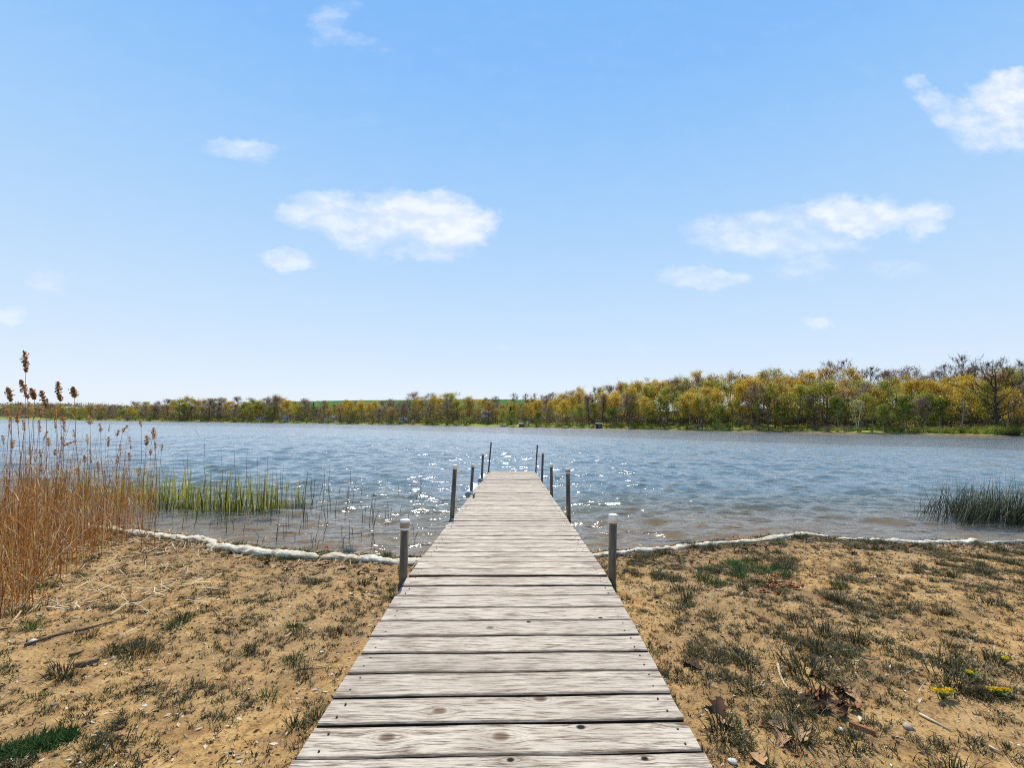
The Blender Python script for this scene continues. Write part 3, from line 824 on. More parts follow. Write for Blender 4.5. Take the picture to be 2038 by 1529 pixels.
for i, (ax_, ay_, bx_, by_, kd) in enumerate(PL):
    s = 700 / 2019.0
    tpx, tpy, bpx, bpy_ = ax_ * s, 680 + ay_ * s, bx_ * s, 680 + by_ * s
    if kd == 2: d = rg.uniform(4.3, 4.9)
    elif kd == 1: d = rg.uniform(4.6, 5.6)
    elif kd == 3: d = 4.9
    else: d = rg.uniform(4.9, 6.6) if bpx < 250 else rg.uniform(5.8, 6.8)
    tip = np.array(at(tpx, tpy, d)); low = np.array(at(bpx, bpy_, d + rg.uniform(-.02, .02)))
    gx_, gy_ = low[0] - rg.normal(0.02, .05), low[1] + rg.normal(0, .05)
    gzv = max(gz(gx_, gy_), -0.10)
    col = ['', '', '', '']
    lab = {2: 'tall dry reed with a dark brown seed head standing out above the waterline', 1: 'dry reed with an amber seed head reaching up to the far shore line',
           0: 'slender dry reed with a pale pinkish seed head seen against the lake', 3: 'broken dry reed with its seed head bent over sideways'}[kd]
    root = thing('plumed_reed', lab, 'reed', (gx_, gy_, gzv), 0, 'dry plumed reeds left of the dock')
    o = np.array([gx_, gy_, gzv])
    sm = MB()
    neck = low - o if kd != 3 else (low if abs(by_ - ay_) > 20 else tip) - o
    ctrl = [np.zeros(3), neck * 0.35 + rg.normal(0, .012, 3) * [1, 1, 0], neck * 0.7 + rg.normal(0, .010, 3) * [1, 1, 0], neck]
    if kd != 3: ctrl.append(tip - o)
    thick = .0042 if kd == 2 else .0036
    sm.tube(ctrl, np.linspace(thick, thick * .4, len(ctrl)), 4, caps=False)
    sm.obj('stem', M_dry, root)
    pm = MB(); nq = {2: 210, 1: 120, 0: 70, 3: 90}[kd]
    t = rg.uniform(0, 1, nq)
    axis_ = tip - low; Lp = np.linalg.norm(axis_)
    wid = {2: .0080, 1: .0085, 0: .0062, 3: .006}[kd] * (0.4 + 1.1 * np.sin(np.pi * np.clip(t * .9 + .05, 0, 1)))
    c = (low - o)[None] + axis_[None] * t[:, None] + rg.normal(size=(nq, 3)) * wid[:, None]
    V, Fc = quads(c, rg.uniform(.012, .024, nq) * (1.1 if kd == 2 else .85), rg, 0, 1.2); pm.add(V, Fc)
    pm.obj('seed_head', M_plume_d if kd == 2 else M_plume, root)
    for tt in rg.uniform(.2, .75, 2):
        lm = MB()
        V, Fc = blades(np.array([ctrl[2] * tt]), rg.uniform(.12, .28, 1), rg.uniform(.005, .009, 1), rg.uniform(.2, .5, 1), rg.normal(0.2, 1.2, 1), rg.uniform(.2, .6, 1), 4); lm.add(V, Fc)
        lm.obj('leaf', M_dry, root)

# fresh green cattail clumps standing in the shallows
CT = [(330, 1000, 22, 62), (352, 1008, 30, 70), (383, 1006, 30, 64), (405, 1012, 18, 52), (432, 1010, 30, 66), (452, 1014, 22, 74), (476, 1012, 26, 66), (505, 1014, 30, 68), (528, 1012, 26, 62), (556, 1008, 16, 44), (588, 1002, 14, 42),
      (92, 985, 26, 58), (135, 990, 28, 54), (185, 992, 26, 56), (232, 996, 30, 62), (268, 998, 28, 68), (296, 998, 24, 66)]
for i, (px, py, wpx, hpx) in enumerate(CT):
    p = on_z(px, py, 0.0); m = wpx / F * p.y
    hh = hpx / F * p.y
    nb = int(20 + wpx * 1.0); hh *= 1.12
    b = np.stack([rg.normal(0, m * .42, nb), rg.normal(0, .16, nb), np.full(nb, -.12)], -1)
    hs = (hh + .12) * np.clip(rg.normal(.76, .26, nb), .3, 1.18)
    mb = MB()
    V, Fc = blades(b, hs, rg.uniform(.008, .017, nb), np.abs(rg.normal(.03, .05, nb)), rg.normal(.4, 1.5, nb), np.abs(rg.normal(.02, .06, nb)), 4, rg.uniform(-1.2, 1.2, nb)); mb.add(V, Fc, 0)
    nd = nb // 2
    b2 = np.stack([rg.normal(0, m * .4, nd), rg.normal(0, .15, nd), np.full(nd, -.12)], -1)
    V, Fc = blades(b2, (hh + .12) * rg.uniform(.3, .7, nd), rg.uniform(.005, .010, nd), np.abs(rg.normal(.05, .1, nd)), rg.uniform(0, 6.28, nd), np.abs(rg.normal(.03, .1, nd)), 3, rg.uniform(-1.2, 1.2, nd)); mb.add(V, Fc, 1)
    o = mb.obj('cattail_clump', [M_cat, M_rush]); o.location = (p.x, p.y, 0)
    lab = 'fresh yellow green cattail clump in open water right of the dry reeds' if px > 320 and px < 540 else ('short sparse green cattail clump at the outer end of the row' if px >= 540 else 'green cattail clump showing between the dry reed stalks')
    tag(o, lab, 'cattail', 'green cattails in the shallows')

# thin dark stems scattered in the shallows
STEMS = []
for a in ((925, 30, 885, 370), (1095, 0, 1070, 180), (1235, 90, 1180, 390), (1255, 150, 1215, 430), (1390, 150, 1395, 410), (1755, 85, 1690, 370), (1290, 330, 1225, 490), (1560, 270, 1540, 350), (785, 180, 765, 400),
          (690, 60, 690, 160), (675, 250, 675, 450), (540, 220, 535, 330), (630, 150, 600, 300), (435, 360, 430, 440), (380, 240, 380, 450), (930, 440, 930, 700), (840, 510, 840, 600), (1065, 570, 1075, 620),
          (285, 600, 280, 660), (75, 540, 65, 620), (1090, 330, 1085, 470), (960, 460, 975, 650), (1435, 310, 1425, 360), (1230, 690, 1235, 740), (255, 300, 250, 390), (1360, 290, 1362, 440), (470, 600, 475, 670), (150, 480, 150, 640)):
    s = 340 / 2038.0
    STEMS.append((540 + a[0] * s, 960 + a[1] * s, 540 + a[2] * s, 960 + a[3] * s))
for k in range(88):
    bx = rg.uniform(300, 700) if k % 4 else rg.uniform(600, 850)
    by = rg.uniform(965, 1085) if bx > 500 else rg.uniform(985, 1060)
    hpx = rg.uniform(10, 48) * (1.5 if rg.uniform() < .3 else 1) * (1060 - by + 60) / 120
    STEMS.append((bx + rg.normal(2, 4), by - max(hpx, 8), bx, by))
for a in ((465, 880, 470, 990), (408, 868, 412, 985), (492, 892, 490, 1000), (533, 905, 530, 1005), (565, 925, 560, 990), (372, 890, 376, 985), (440, 900, 444, 995), (612, 940, 606, 1000), (640, 955, 645, 1010)):
    STEMS.append(a)
for i, (tx, ty, bx, by) in enumerate(STEMS):
    p = on_z(bx, by, 0.0)
    if p.y < shore_y(p.x) + .05: continue
    dep = (p - CAM).dot(CM @ Vector((0, 0, -1)))
    t = at(tx, ty, dep); v = t - p
    mb = MB(); k = rg.normal(0, .02)
    mb.tube([(-v.x * .2, -v.y * .2, -.16), (0, 0, 0), (v.x * .5 + k * v.z, v.y * .5, v.z * .5), (v.x, v.y, v.z)], [.0042, .0042, .0034, .0016], 4, caps=False)
    o = mb.obj('reed_stem', M_stem); o.location = p
    tag(o, 'thin dark reed stem poking out of the shallow water left of the dock', 'reed stem', 'bare stems in the shallows')

# rush clumps at the right
for (px, py, wpx, hpx, nb, lab) in ((1955, 1032, 125, 74, 760, 'large dense dark rush clump bent by the wind in the right shallows'),
                                    (2050, 1036, 90, 76, 420, 'dark rush clump partly outside the right edge of the picture'),
                                    (1900, 1022, 60, 60, 110, 'thin open rush clump on the dock side of the dense dark one'),
                                    (1838, 1016, 16, 30, 10, 'sparse handful of rush blades standing apart in open water')):
    p = on_z(px, py, 0.0); m = wpx / F * p.y; hh = hpx / F * p.y
    b = np.stack([rg.normal(0, m * .40, nb), rg.normal(0, .20, nb), np.full(nb, -.1)], -1)
    mb = MB()
    V, Fc = blades(b, (hh + .1) * np.clip(rg.normal(.78, .25, nb), .25, 1.35), rg.uniform(.006, .012, nb), np.abs(rg.normal(.22, .18, nb)), rg.normal(0.0, .8, nb), np.abs(rg.normal(.12, .22, nb)), 5, rg.uniform(-1.2, 1.2, nb)); mb.add(V, Fc)
    o = mb.obj('rush_clump', M_rush); o.location = (p.x, p.y, 0)
    tag(o, lab, 'rushes', 'rush clumps in the right shallows')

# ------------------------------------------------------------------ things and stuff on the sand
rg = np.random.default_rng(33)


def on_dock(x, y, pad=0.0):
    return np.abs(x - PX0) < HW + pad


def scatter(n, x0=-6.0, x1=7.5, y0=0.9, smin=0.15, dens=None):
    out = []
    while len(out) < n:
        k = n * 2
        x = rg.uniform(x0, x1, k); y = rg.uniform(y0, 7.0, k)
        ok = (shore_y(x) - y > smin) & ~on_dock(x, y, -0.02)
        if dens is not None: ok &= rg.uniform(size=k) < dens(x, y)
        out += list(zip(x[ok], y[ok]))
    P = np.array(out[:n])
    return np.column_stack([P, ground_z(P[:, 0], P[:, 1])])


def reedish(x, y):
    return (x < -1.9 - 0.33 * np.maximum(y - 3.0, 0) * 2) & (y > 3.0)


M_grass = leafy('short_dark_grass', [(0, (0.020, 0.024, 0.009)), (0.4, (0.045, 0.050, 0.018)), (0.68, (0.085, 0.088, 0.028)), (0.82, (0.16, 0.12, 0.05)), (1, (0.40, 0.28, 0.13))], 0.2)
M_green = leafy('green_grass', [(0, (0.02, 0.05, 0.014)), (0.5, (0.045, 0.095, 0.02)), (1, (0.09, 0.15, 0.03))], 0.3)
M_flake = leafy('dry_plant_crumbs', [(0, (0.03, 0.018, 0.01)), (0.4, (0.12, 0.065, 0.03)), (0.6, (0.34, 0.21, 0.10)), (0.85, (0.56, 0.42, 0.25)), (1, (0.74, 0.66, 0.52))], 0.1)
M_straw = leafy('pale_reed_straw', [(0, (0.20, 0.11, 0.05)), (0.4, (0.44, 0.28, 0.12)), (1, (0.72, 0.58, 0.36))], 0.15)
M_pebble = plain('pebble', [(0, (0.22, 0.16, 0.11)), (0.5, (0.42, 0.33, 0.24)), (1, (0.66, 0.60, 0.52))], 0.7, island=True)


def gd(x, y):
    a = fbm(x * 1.2, y * 1.2, 51, 3); b = 0.6 * vnoise(x * 9.0, y * 9.0, 77) + 0.4 * vnoise(x * 4.0, y * 4.0, 79)
    right = np.where(x > 0, 1.25, 0.8)
    return np.clip((a - .22) * 2.2, 0.25, 1) * np.clip((b - .36) * 3.2, .03, 1) * right * np.clip(0.72 + .12 * y, 0, 1)


# scattered short grass, too fine to count
mb = MB()
P = scatter(21000, dens=lambda x, y: np.maximum(gd(x, y), .12))
k = 20
B = np.repeat(P, k, 0); n = len(B)
B[:, :2] += rg.normal(0, .0105, (n, 2)); B[:, 2] = ground_z(B[:, 0], B[:, 1]) - .004
V, Fc = blades(B, rg.uniform(.010, .036, n) * np.repeat(rg.uniform(.5, 1.25, len(P)), k), rg.uniform(.0022, .0046, n), rg.uniform(.2, .95, n), rg.uniform(0, 6.28, n), rg.uniform(0, .6, n), 2, rg.uniform(-1, 1, n)); mb.add(V, Fc)
tag(mb.obj('short_grass', M_grass), 'sparse short grass sprinkled over the sand', None, None, 'stuff')

# crumbs, shells, bark bits and leaf bits
mb = MB()
P = scatter(46000, dens=lambda x, y: np.clip(.35 + 1.3 * (fbm(x * 2.2, y * 2.2, 91, 3) - .35), .1, 1))
P[:, 2] += .003
s = np.minimum(np.exp(rg.normal(math.log(.0095), .6, len(P))), .024)
V, Fc = quads(P, s, rg, .9, 1.5); mb.add(V, Fc)
P = scatter(5200, smin=.04, dens=lambda x, y: np.exp(-np.abs(shore_y(x) - y - .32) / .22)); P[:, 2] += .006
V, Fc = quads(P, np.minimum(np.exp(rg.normal(math.log(.020), .5, len(P))), .04), rg, .5, 1.9); mb.add(V, Fc)
P = scatter(42000, dens=lambda x, y: np.clip(.25 + 1.6 * (fbm(x * 1.7, y * 1.7, 191, 3) - .35) + .25 * (x > 0), .12, 1)); n = len(P)
V, Fc = blades(np.column_stack([P[:, 0], P[:, 1], P[:, 2] + .001]), np.exp(rg.normal(math.log(.018), .45, n)), rg.uniform(.0012, .0034, n), rg.uniform(.75, 1.3, n), rg.uniform(0, 6.28, n), rg.uniform(-.1, .4, n), 1, rg.uniform(-1.2, 1.2, n)); mb.add(V, Fc)
tag(mb.obj('plant_debris', M_flake), 'loose brown and pale plant crumbs lying on the sand', None, None, 'stuff')

# straw washed up beside the reeds and along the left waterline
mb = MB()
P = scatter(1900, x0=-5.6, x1=-0.7, y0=2.6, smin=.05, dens=lambda x, y: np.where(reedish(x, y), .8, np.where(shore_y(x) - y < .75, .45, .03)))
n = len(P); a = rg.uniform(0, 3.14, n); L = rg.uniform(.03, .16, n); w = rg.uniform(.003, .008, n)
dx, dy = np.cos(a) * L / 2, np.sin(a) * L / 2; ex, ey = -np.sin(a) * w / 2, np.cos(a) * w / 2
zc = ground_z(P[:, 0], P[:, 1]) + rg.uniform(.004, .03, n); tl = rg.normal(0, .02, n)
V = np.stack([np.stack([P[:, 0] - dx - ex, P[:, 1] - dy - ey, zc - tl], -1), np.stack([P[:, 0] + dx - ex, P[:, 1] + dy - ey, zc + tl], -1),
              np.stack([P[:, 0] + dx + ex, P[:, 1] + dy + ey, zc + tl + .002], -1), np.stack([P[:, 0] - dx + ex, P[:, 1] - dy + ey, zc - tl + .002], -1)], 1)
mb.add(V.reshape(-1, 3), np.arange(n * 4).reshape(-1, 4))
tag(mb.obj('reed_straw', M_straw), 'flattened pale straw beside the reeds', None, None, 'stuff')

# gravel
ico_v = np.array([(0, 0, 1), (.89, 0, .45), (.28, .85, .45), (-.72, .53, .45), (-.72, -.53, .45), (.28, -.85, .45), (.72, .53, -.45), (-.28, .85, -.45), (-.89, 0, -.45), (-.28, -.85, -.45), (.72, -.53, -.45), (0, 0, -1)])
ico_f = np.array([(0, 1, 2), (0, 2, 3), (0, 3, 4), (0, 4, 5), (0, 5, 1), (1, 6, 2), (2, 7, 3), (3, 8, 4), (4, 9, 5), (5, 10, 1), (6, 7, 2), (7, 8, 3), (8, 9, 4), (9, 10, 5), (10, 6, 1), (11, 7, 6), (11, 8, 7), (11, 9, 8), (11, 10, 9), (11, 6, 10)])
mb = MB(); P = scatter(2600, y0=.9); n = len(P)
s = np.exp(rg.normal(math.log(.0058), .5, n))
V = ico_v[None] * s[:, None, None] * rg.uniform(.6, 1.3, (n, 1, 3)) * rg.uniform(.85, 1.15, (n, 12, 1)) * [1, 1, .6] + P[:, None, :]
mb.add(V.reshape(-1, 3), (np.arange(n)[:, None, None] * 12 + ico_f[None]).reshape(-1, 3), 0, True)
tag(mb.obj('gravel', M_pebble), 'small pale stones mixed into the sand', None, None, 'stuff')


# grass tufts, one by one
def tuft(n, rad, hgt, seed, mats, w=.0036):
    q = np.random.default_rng(seed); mb = MB()
    b = np.stack([q.normal(0, rad * .45, n), q.normal(0, rad * .45, n), np.full(n, -.006)], -1)
    azb = np.arctan2(b[:, 1], b[:, 0]) + q.normal(0, .6, n)
    V, Fc = blades(b, hgt * np.clip(q.normal(.8, .25, n), .25, 1.3), q.uniform(w * .7, w * 1.3, n), q.uniform(.15, .95, n), azb, q.uniform(0, .5, n), 3, q.uniform(-.6, .6, n)); mb.add(V, Fc)
    return mb.mesh('grass_tuft', mats)


protos = [tuft(130, .060, .048, 1, M_grass), tuft(170, .070, .060, 2, M_grass), tuft(100, .045, .040, 3, M_grass), tuft(190, .090, .045, 4, M_grass), tuft(90, .05, .075, 5, M_grass), tuft(140, .065, .040, 6, M_grass)]
gprotos = [tuft(150, .065, .060, 7, M_green), tuft(110, .05, .045, 8, M_green)]


def put(mesh, x, y, sc, label, group, name='grass_tuft', cat='grass tuft'):
    o = link(name, mesh); o.location = (x, y, gz(x, y)); o.rotation_euler = (0, 0, rg.uniform(0, 6.28)); o.scale = (sc, sc, sc * rg.uniform(.85, 1.2))
    return tag(o, label, cat, group)


P = scatter(238, y0=1.05, smin=.25, dens=lambda x, y: gd(x, y) * np.where(reedish(x, y), .05, 1) * np.where(np.abs(x) > .75 * y + 1.8, .2, 1))
for x, y, z in P:
    side = 'left' if x < 0 else 'right'
    far = 'near the waterline' if shore_y(x) - y < 1.3 else ('half way down to the water' if y > 2.4 else 'close to the camera')
    put(protos[rg.integers(6)], x, y, rg.uniform(.7, 1.35), f'dark olive grass tuft on sand {side} of the dock, {far}', 'dark grass tufts on the sand')


def gpos(px, py):
    z = .2
    for _ in range(6):
        p = on_z(px, py, z); z = gz(p.x, p.y)
    return p


for px, py, sc, pr in ((1606, 1338, 1.75, 1), (1495, 1335, 1.3, 4), (1470, 1310, 1.1, 1), (1345, 1258, 1.0, 5), (1905, 1360, 1.35, 3), (1585, 1235, 1.1, 0)):
    p = gpos(px, py); put(protos[pr], p.x, p.y, sc, {1606: 'largest upright dark grass tuft on the sand right of the dock', 1495: 'loose straggly grass tuft just above the brown leaf pile', 1470: 'dark grass tuft between the dock edge and the largest tuft',
        1345: 'round dark grass tuft beside the dock edge on the right', 1905: 'wide low grass tuft beside the dandelions', 1585: 'flat grey green tuft half way up the right sand'}[px], 'larger grass tufts on the right')
for k in range(26):   # the greener patch on the right, up by the water
    px, py = rg.normal(1505, 62), rg.normal(1142, 17)
    p = gpos(px, py); put(gprotos[k % 2], p.x, p.y, rg.uniform(.8, 1.4), 'fresh green grass tuft in the greener patch near the right waterline', 'green tufts in the right patch')
for px, py, sc in ((692, 1100, 1.5), (770, 1108, 1.3), (600, 1104, 1.4), (655, 1106, 1.0), (560, 1114, 1.0)):
    p = gpos(px, py); put(gprotos[0], p.x, p.y, sc, 'green grass tuft growing against the white roll left of the dock', 'green tufts along the white roll')
for px, py, sc in ((80, 1172, 1.5), (165, 1150, .8), (60, 1250, 1.0), (880 / 2.55, 1180 + 70, 1.1), (585, 1252, 1.3), (585, 1318, 1.0), (380, 1230, .8), (530, 1392, 1.0), (1365, 1205, 1.0), (1690, 1305, .9)):
    p = gpos(px, py)
    if on_dock(p.x, p.y, .02): continue
    put(gprotos[1], p.x, p.y, sc, 'single bright green grass tuft among the dull ones', 'single bright green tufts')
# the deep green strip and bits at the bottom left
strip = [(10, 1500), (28, 1492), (45, 1488), (62, 1484), (80, 1478), (96, 1474), (112, 1468), (130, 1462), (142, 1470), (30, 1508), (55, 1500), (85, 1490), (110, 1480), (-15, 1512)]
gm = tuft(90, .055, .030, 17, M_green, .004)
mb = MB(); r0 = gpos(65, 1486)
B = []
for px, py in strip:
    p = gpos(px, py)
    for _ in range(110):
        x, y = p.x + rg.normal(0, .026), p.y + rg.normal(0, .018); B.append((x - r0.x, y - r0.y, gz(x, y) - r0.z - .004))
B = np.array(B); n = len(B)
V, Fc = blades(B, rg.uniform(.018, .040, n), rg.uniform(.003, .006, n), rg.uniform(.1, .6, n), rg.uniform(0, 6.28, n), rg.uniform(0, .4, n), 2, rg.uniform(-1, 1, n)); mb.add(V, Fc)
o = mb.obj('grass_patch', M_green); o.location = r0
tag(o, 'long deep green strip of dense grass at the lower left corner', 'grass patch', 'deep green patches at the lower left')
for px, py, lab in ((4, 1338, 'deep green grass patch cut by the left edge of the picture'), (70, 1392, 'small round deep green grass patch above the long green strip')):
    p = gpos(px, py); put(gm, p.x, p.y, .9, lab, 'deep green patches at the lower left', 'grass_patch', 'grass patch')


# dead oak leaves
def oak_leaf(seed, mat, L=.10):
    q = np.random.default_rng(seed); mb = MB()
    t = np.linspace(0, 1, 11)
    wv = .30 * np.sin(np.pi * t ** .8) * (1 + .55 * np.sin(t * 21 + q.uniform(0, 2))) + .02
    curl = q.uniform(.5, 1.6); bend = q.uniform(-.5, .8)
    V = []
    for tt, ww in zip(t, wv):
        z0 = bend * (tt - .5) ** 2 * .9
        for sgn in (-1, -.5, 0, .5, 1):
            V.append(((tt - .5) * L, sgn * ww * L * q.uniform(.85, 1.1), (z0 + curl * (sgn * ww) ** 2 * 1.6 + q.normal(0, .012)) * L + .004))
    fs = [(i * 5 + j, i * 5 + j + 1, i * 5 + j + 6, i * 5 + j + 5) for i in range(10) for j in range(4)]
    mb.add(V, fs, 0, True)
    mb.tube([(L * .5, 0, .004 + bend * .22 * L), (L * .62, .004, .008 + bend * .25 * L)], [.0013, .0008], 4)
    return mb.mesh('oak_leaf', mat)


M_oak = plain('dark_oak_leaf', [(0, (0.03, 0.014, 0.008)), (1, (0.105, 0.045, 0.02))], 0.8, scale=25)
M_tanleaf = plain('tan_leaf', [(0, (0.30, 0.16, 0.07)), (1, (0.52, 0.33, 0.16))], 0.7, scale=25)
M_rust = plain('rusty_leaf', [(0, (0.20, 0.07, 0.03)), (1, (0.36, 0.15, 0.06))], 0.7, scale=25)
oaks = [oak_leaf(k, M_oak) for k in range(4)]; tans = [oak_leaf(10 + k, M_tanleaf) for k in range(3)]; rusts = [oak_leaf(20 + k, M_rust) for k in range(2)]
LEAF = []
for k in range(30):
    LEAF.append((rg.normal(1645, 34), rg.normal(1400, 15), oaks[k % 4] if k % 9 else rusts[k % 2], rg.uniform(.45, .85), 'crumpled dark brown oak leaf in the leaf pile right of the dock', 'leaf pile right of the dock'))
for px, py, lab in ((1518, 1238, 'dark curled oak leaf lying alone on the open sand right of the dock'), (1428, 1416, 'dark upturned oak leaf tight against the dock edge'), (1378, 1328, 'dark curled leaf in the grass beside the dock edge')):
    LEAF.append((px, py, oaks[0], 1.15, lab, None))
for px, py, lab in ((1443, 1443, 'tan curled leaf close to the dock below the leaf pile'), (1548, 1446, 'tan curled leaf left of the white pebble'), (1592, 1470, 'upright tan leaf left of the bark piece'), (1556, 1478, 'narrow tan leaf standing on edge'),
                    (1700, 1388, 'pale tan leaf on top of the leaf pile'), (1510, 1522, 'tan leaf at the very bottom beside the dock')):
    LEAF.append((px, py, tans[px % 3], .85, lab, None))
for k in range(24):
    px, py = rg.normal(1545, 28), rg.normal(1168, 6)
    LEAF.append((px, py, rusts[k % 2], rg.uniform(.6, .95), 'rusty orange leaf in the small heap below the greener patch', 'rusty leaves below the green patch'))
for k in range(60):
    px, py = (rg.uniform(1280, 1980), 0) if k % 3 else (rg.uniform(420, 800), 0)
    py = np.interp(px, [420, 560, 800, 1280, 1600, 1980], [1095, 1118, 1140, 1112, 1080, 1092]) + abs(rg.normal(0, 8))
    side = 'left' if px < 900 else 'right'
    LEAF.append((px, py, (oaks + rusts + tans)[rg.integers(9)], rg.uniform(.5, .9), f'dead leaf in the drift line along the {side} shore', f'leaves in the {side} drift line'))
for px, py, me, sc, lab, grp in LEAF:
    p = gpos(px, py)
    if on_dock(p.x, p.y, .03) or shore_y(p.x) - p.y < .05: continue
    o = link('dead_leaf', me); o.location = (p.x, p.y, gz(p.x, p.y) + rg.uniform(0, .012)); o.rotation_euler = (rg.normal(0, .3), rg.normal(0, .3), rg.uniform(0, 6.28)); o.scale = (sc,) * 3
    tag(o, lab, 'leaf', grp)

# twigs, bark and pebbles that stand out
M_twig = plain('brown_twig', [(0, (0.07, 0.045, 0.03)), (1, (0.20, 0.14, 0.09))], 0.8, scale=30)
M_pale = plain('bleached_twig', [(0, (0.40, 0.30, 0.19)), (1, (0.66, 0.54, 0.38))], 0.8, scale=30)
for pix, r, mat, lab in (([(50, 1288), (110, 1268), (165, 1256), (215, 1243), (252, 1234)], .008, M_twig, 'long thin brown stick lying on the left sand'),
                         ([(0, 1257), (25, 1252)], .006, M_twig, 'short brown stick at the left edge of the sand'),
                         ([(280, 1181), (330, 1163), (400, 1152)], .005, M_pale, 'long pale stick running up towards the left drift line'),
                         ([(598, 1334), (625, 1331), (655, 1327)], .0035, M_pale, 'pale straight twig left of the dock edge'),
                         ([(138, 1307), (155, 1301), (168, 1297)], .007, M_twig, 'short dark twig above the dark bark chip'),
                         ([(84, 1350), (96, 1345), (104, 1341)], .005, M_twig, 'short forked twig near the left edge'),
                         ([(1548, 1325), (1552, 1345), (1560, 1365), (1580, 1387)], .0065, M_pale, 'crooked bleached twig above the brown leaf pile'),
                         ([(1830, 1425), (1862, 1442), (1892, 1458)], .006, M_pale, 'straight pale twig below the dandelions'),
                         ([(1968, 1489), (1992, 1502)], .005, M_pale, 'short pale twig in the lower right corner'),
                         ([(72, 1205), (100, 1198), (128, 1186)], .004, M_pale, 'pale bent reed stalk lying beside the reeds'),
                         ([(75, 1232), (100, 1225), (115, 1210), (112, 1190)], .004, M_pale, 'pale hooked reed stalk in front of the reeds')):
    pts = [np.array((*gpos(*q).xy, 0)) for q in pix]
    pts = np.array([(x, y, gz(x, y) + r * .7 + .003) for x, y, _ in pts]); o0 = pts[0].copy()
    mb = MB(); mb.tube(pts - o0, np.linspace(r, r * .5, len(pts)), 7)
    o = mb.obj('twig', mat); o.location = o0; tag(o, lab, 'twig', None)
for pix, w, mat, lab in (([(146, 1330), (170, 1325), (195, 1319)], .022, M_twig, 'dark bark chip with a pale top on the left sand'), ([(1690, 1446), (1715, 1455), (1742, 1466)], .020, M_rust, 'long reddish brown bark piece below the leaf pile'), ([(1812, 1298), (1832, 1309)], .014, M_twig, 'dark bark chip on the open right sand')):
    pts = [gpos(*q) for q in pix]; mb = MB(); V = []
    o0 = pts[0].copy(); d = (pts[-1] - pts[0]).normalized(); nrm = Vector((-d.y, d.x, 0))
    for k, p in enumerate(pts):
        w2 = w * (1 if 0 < k < len(pts) - 1 else .6)
        for s_, h_ in ((-1, .001), (-.5, .018), (.4, .022), (1, .002)):
            q = p - o0 + nrm * w2 * s_ * .5; V.append((q.x, q.y, gz(p.x, p.y) - o0.z + h_))
    fs = [(k * 4 + j, k * 4 + j + 1, k * 4 + j + 5, k * 4 + j + 4) for k in range(len(pts) - 1) for j in range(3)] + [(0, 1, 2, 3), tuple((len(pts) - 1) * 4 + j for j in (3, 2, 1, 0))]
    mb.add(V, fs); o = mb.obj('bark_chip', mat); o.location = o0; tag(o, lab, 'bark', None)
for px, py, s_, lab in ((1676, 1456, .017, 'blue grey pebble beside the bark piece'), (1458, 1520, .020, 'pale yellowish stone at the bottom beside the dock'), (640, 1300, .012, 'white pebble near the left dock edge'), (288, 1408, .012, 'white pebble on the left sand'), (1472, 1292, .010, 'pale pebble right of the dock edge')):
    p = gpos(px, py); mb = MB(); V = ico_v * s_ * rg.uniform(.8, 1.2, (12, 1)) * [1.2, 1, .6]; mb.add(V, ico_f, 0, True)
    o = mb.obj('stone', plain('pale_stone', [(0, (0.42, 0.40, 0.33)), (1, (0.66, 0.64, 0.56))], 0.6)); o.location = (p.x, p.y, gz(p.x, p.y) + s_ * .3)
    md = o.modifiers.new('round', 'SUBSURF'); md.levels = 2; md.render_levels = 2
    tag(o, lab, 'stone', None)

# dandelions
M_yel = plain('dandelion_yellow', [(0, (0.72, 0.46, 0.01)), (1, (0.85, 0.62, 0.03))], 0.7)
M_dstem = plain('dandelion_green', [(0, (0.05, 0.10, 0.02)), (1, (0.10, 0.16, 0.04))], 0.7)
for px, py, nh, lab in ((1876, 1392, 3, 'dandelion with a tight row of yellow heads, nearer the dock'), (1988, 1390, 3, 'dandelion with yellow heads close to the right edge'), (1932, 1352, 1, 'single dandelion head on the open sand above the pairs'), (1998, 1322, 1, 'small single dandelion head at the far right edge')):
    p = gpos(px, py); root = thing('dandelion', lab, 'flower', p, 0, 'dandelions on the right sand')
    for k in range(nh):
        ox, oy, hz = (k - (nh - 1) / 2) * .028 + rg.normal(0, .003), rg.normal(0, .006), rg.uniform(.028, .038)
        hb = MB(); q = np.random.default_rng(k + int(px)); nn = 120
        a = q.uniform(0, 6.28, nn); rd = np.sqrt(q.uniform(0, 1, nn)) * .014
        c = np.stack([ox + rd * np.cos(a), oy + rd * np.sin(a), hz + .005 * (1 - (rd / .015) ** 2)], -1)
        V, Fc = quads(c, .0085, q, .4, 1.6); hb.add(V, Fc)
        hb.obj('flower_head', M_yel, root)
        sb = MB(); sb.tube([(ox * .5, oy, 0), (ox, oy, hz)], [.002, .0016], 5); sb.obj('stem', M_dstem, root)
    lb_ = MB(); nn = 9; b = np.zeros((nn, 3)); V, Fc = blades(b, rg.uniform(.04, .065, nn), rg.uniform(.010, .016, nn), rg.uniform(.6, .9, nn), np.arange(nn) * .7, rg.uniform(0, .2, nn), 3); lb_.add(V, Fc)
    lb_.obj('leaf_rosette', M_dstem, root)

# ------------------------------------------------------------------ far shore
DS = np.array([(-900, 420), (0, 385), (300, 365), (500, 345), (800, 275), (1000, 215), (1200, 172), (1500, 138), (2038, 108), (2400, 98), (3000, 90)], float)
HM = np.array([(-900, 2), (0, 2.5), (250, 4), (500, 5), (800, 5), (1000, 3.0), (1100, 4.5), (1200, 6.5), (1500, 8.5), (2038, 9.0), (3000, 9)], float)


def dshore(px):
    return np.interp(px, DS[:, 0], DS[:, 1]) + 2.2 * np.sin(np.asarray(px) / 47.0) + 1.6 * np.sin(np.asarray(px) / 19.0 + 1)


def polar(px, d):
    r = ray(float(px), CY)
    return CAM.x + r.x * d, CAM.y + r.y * d


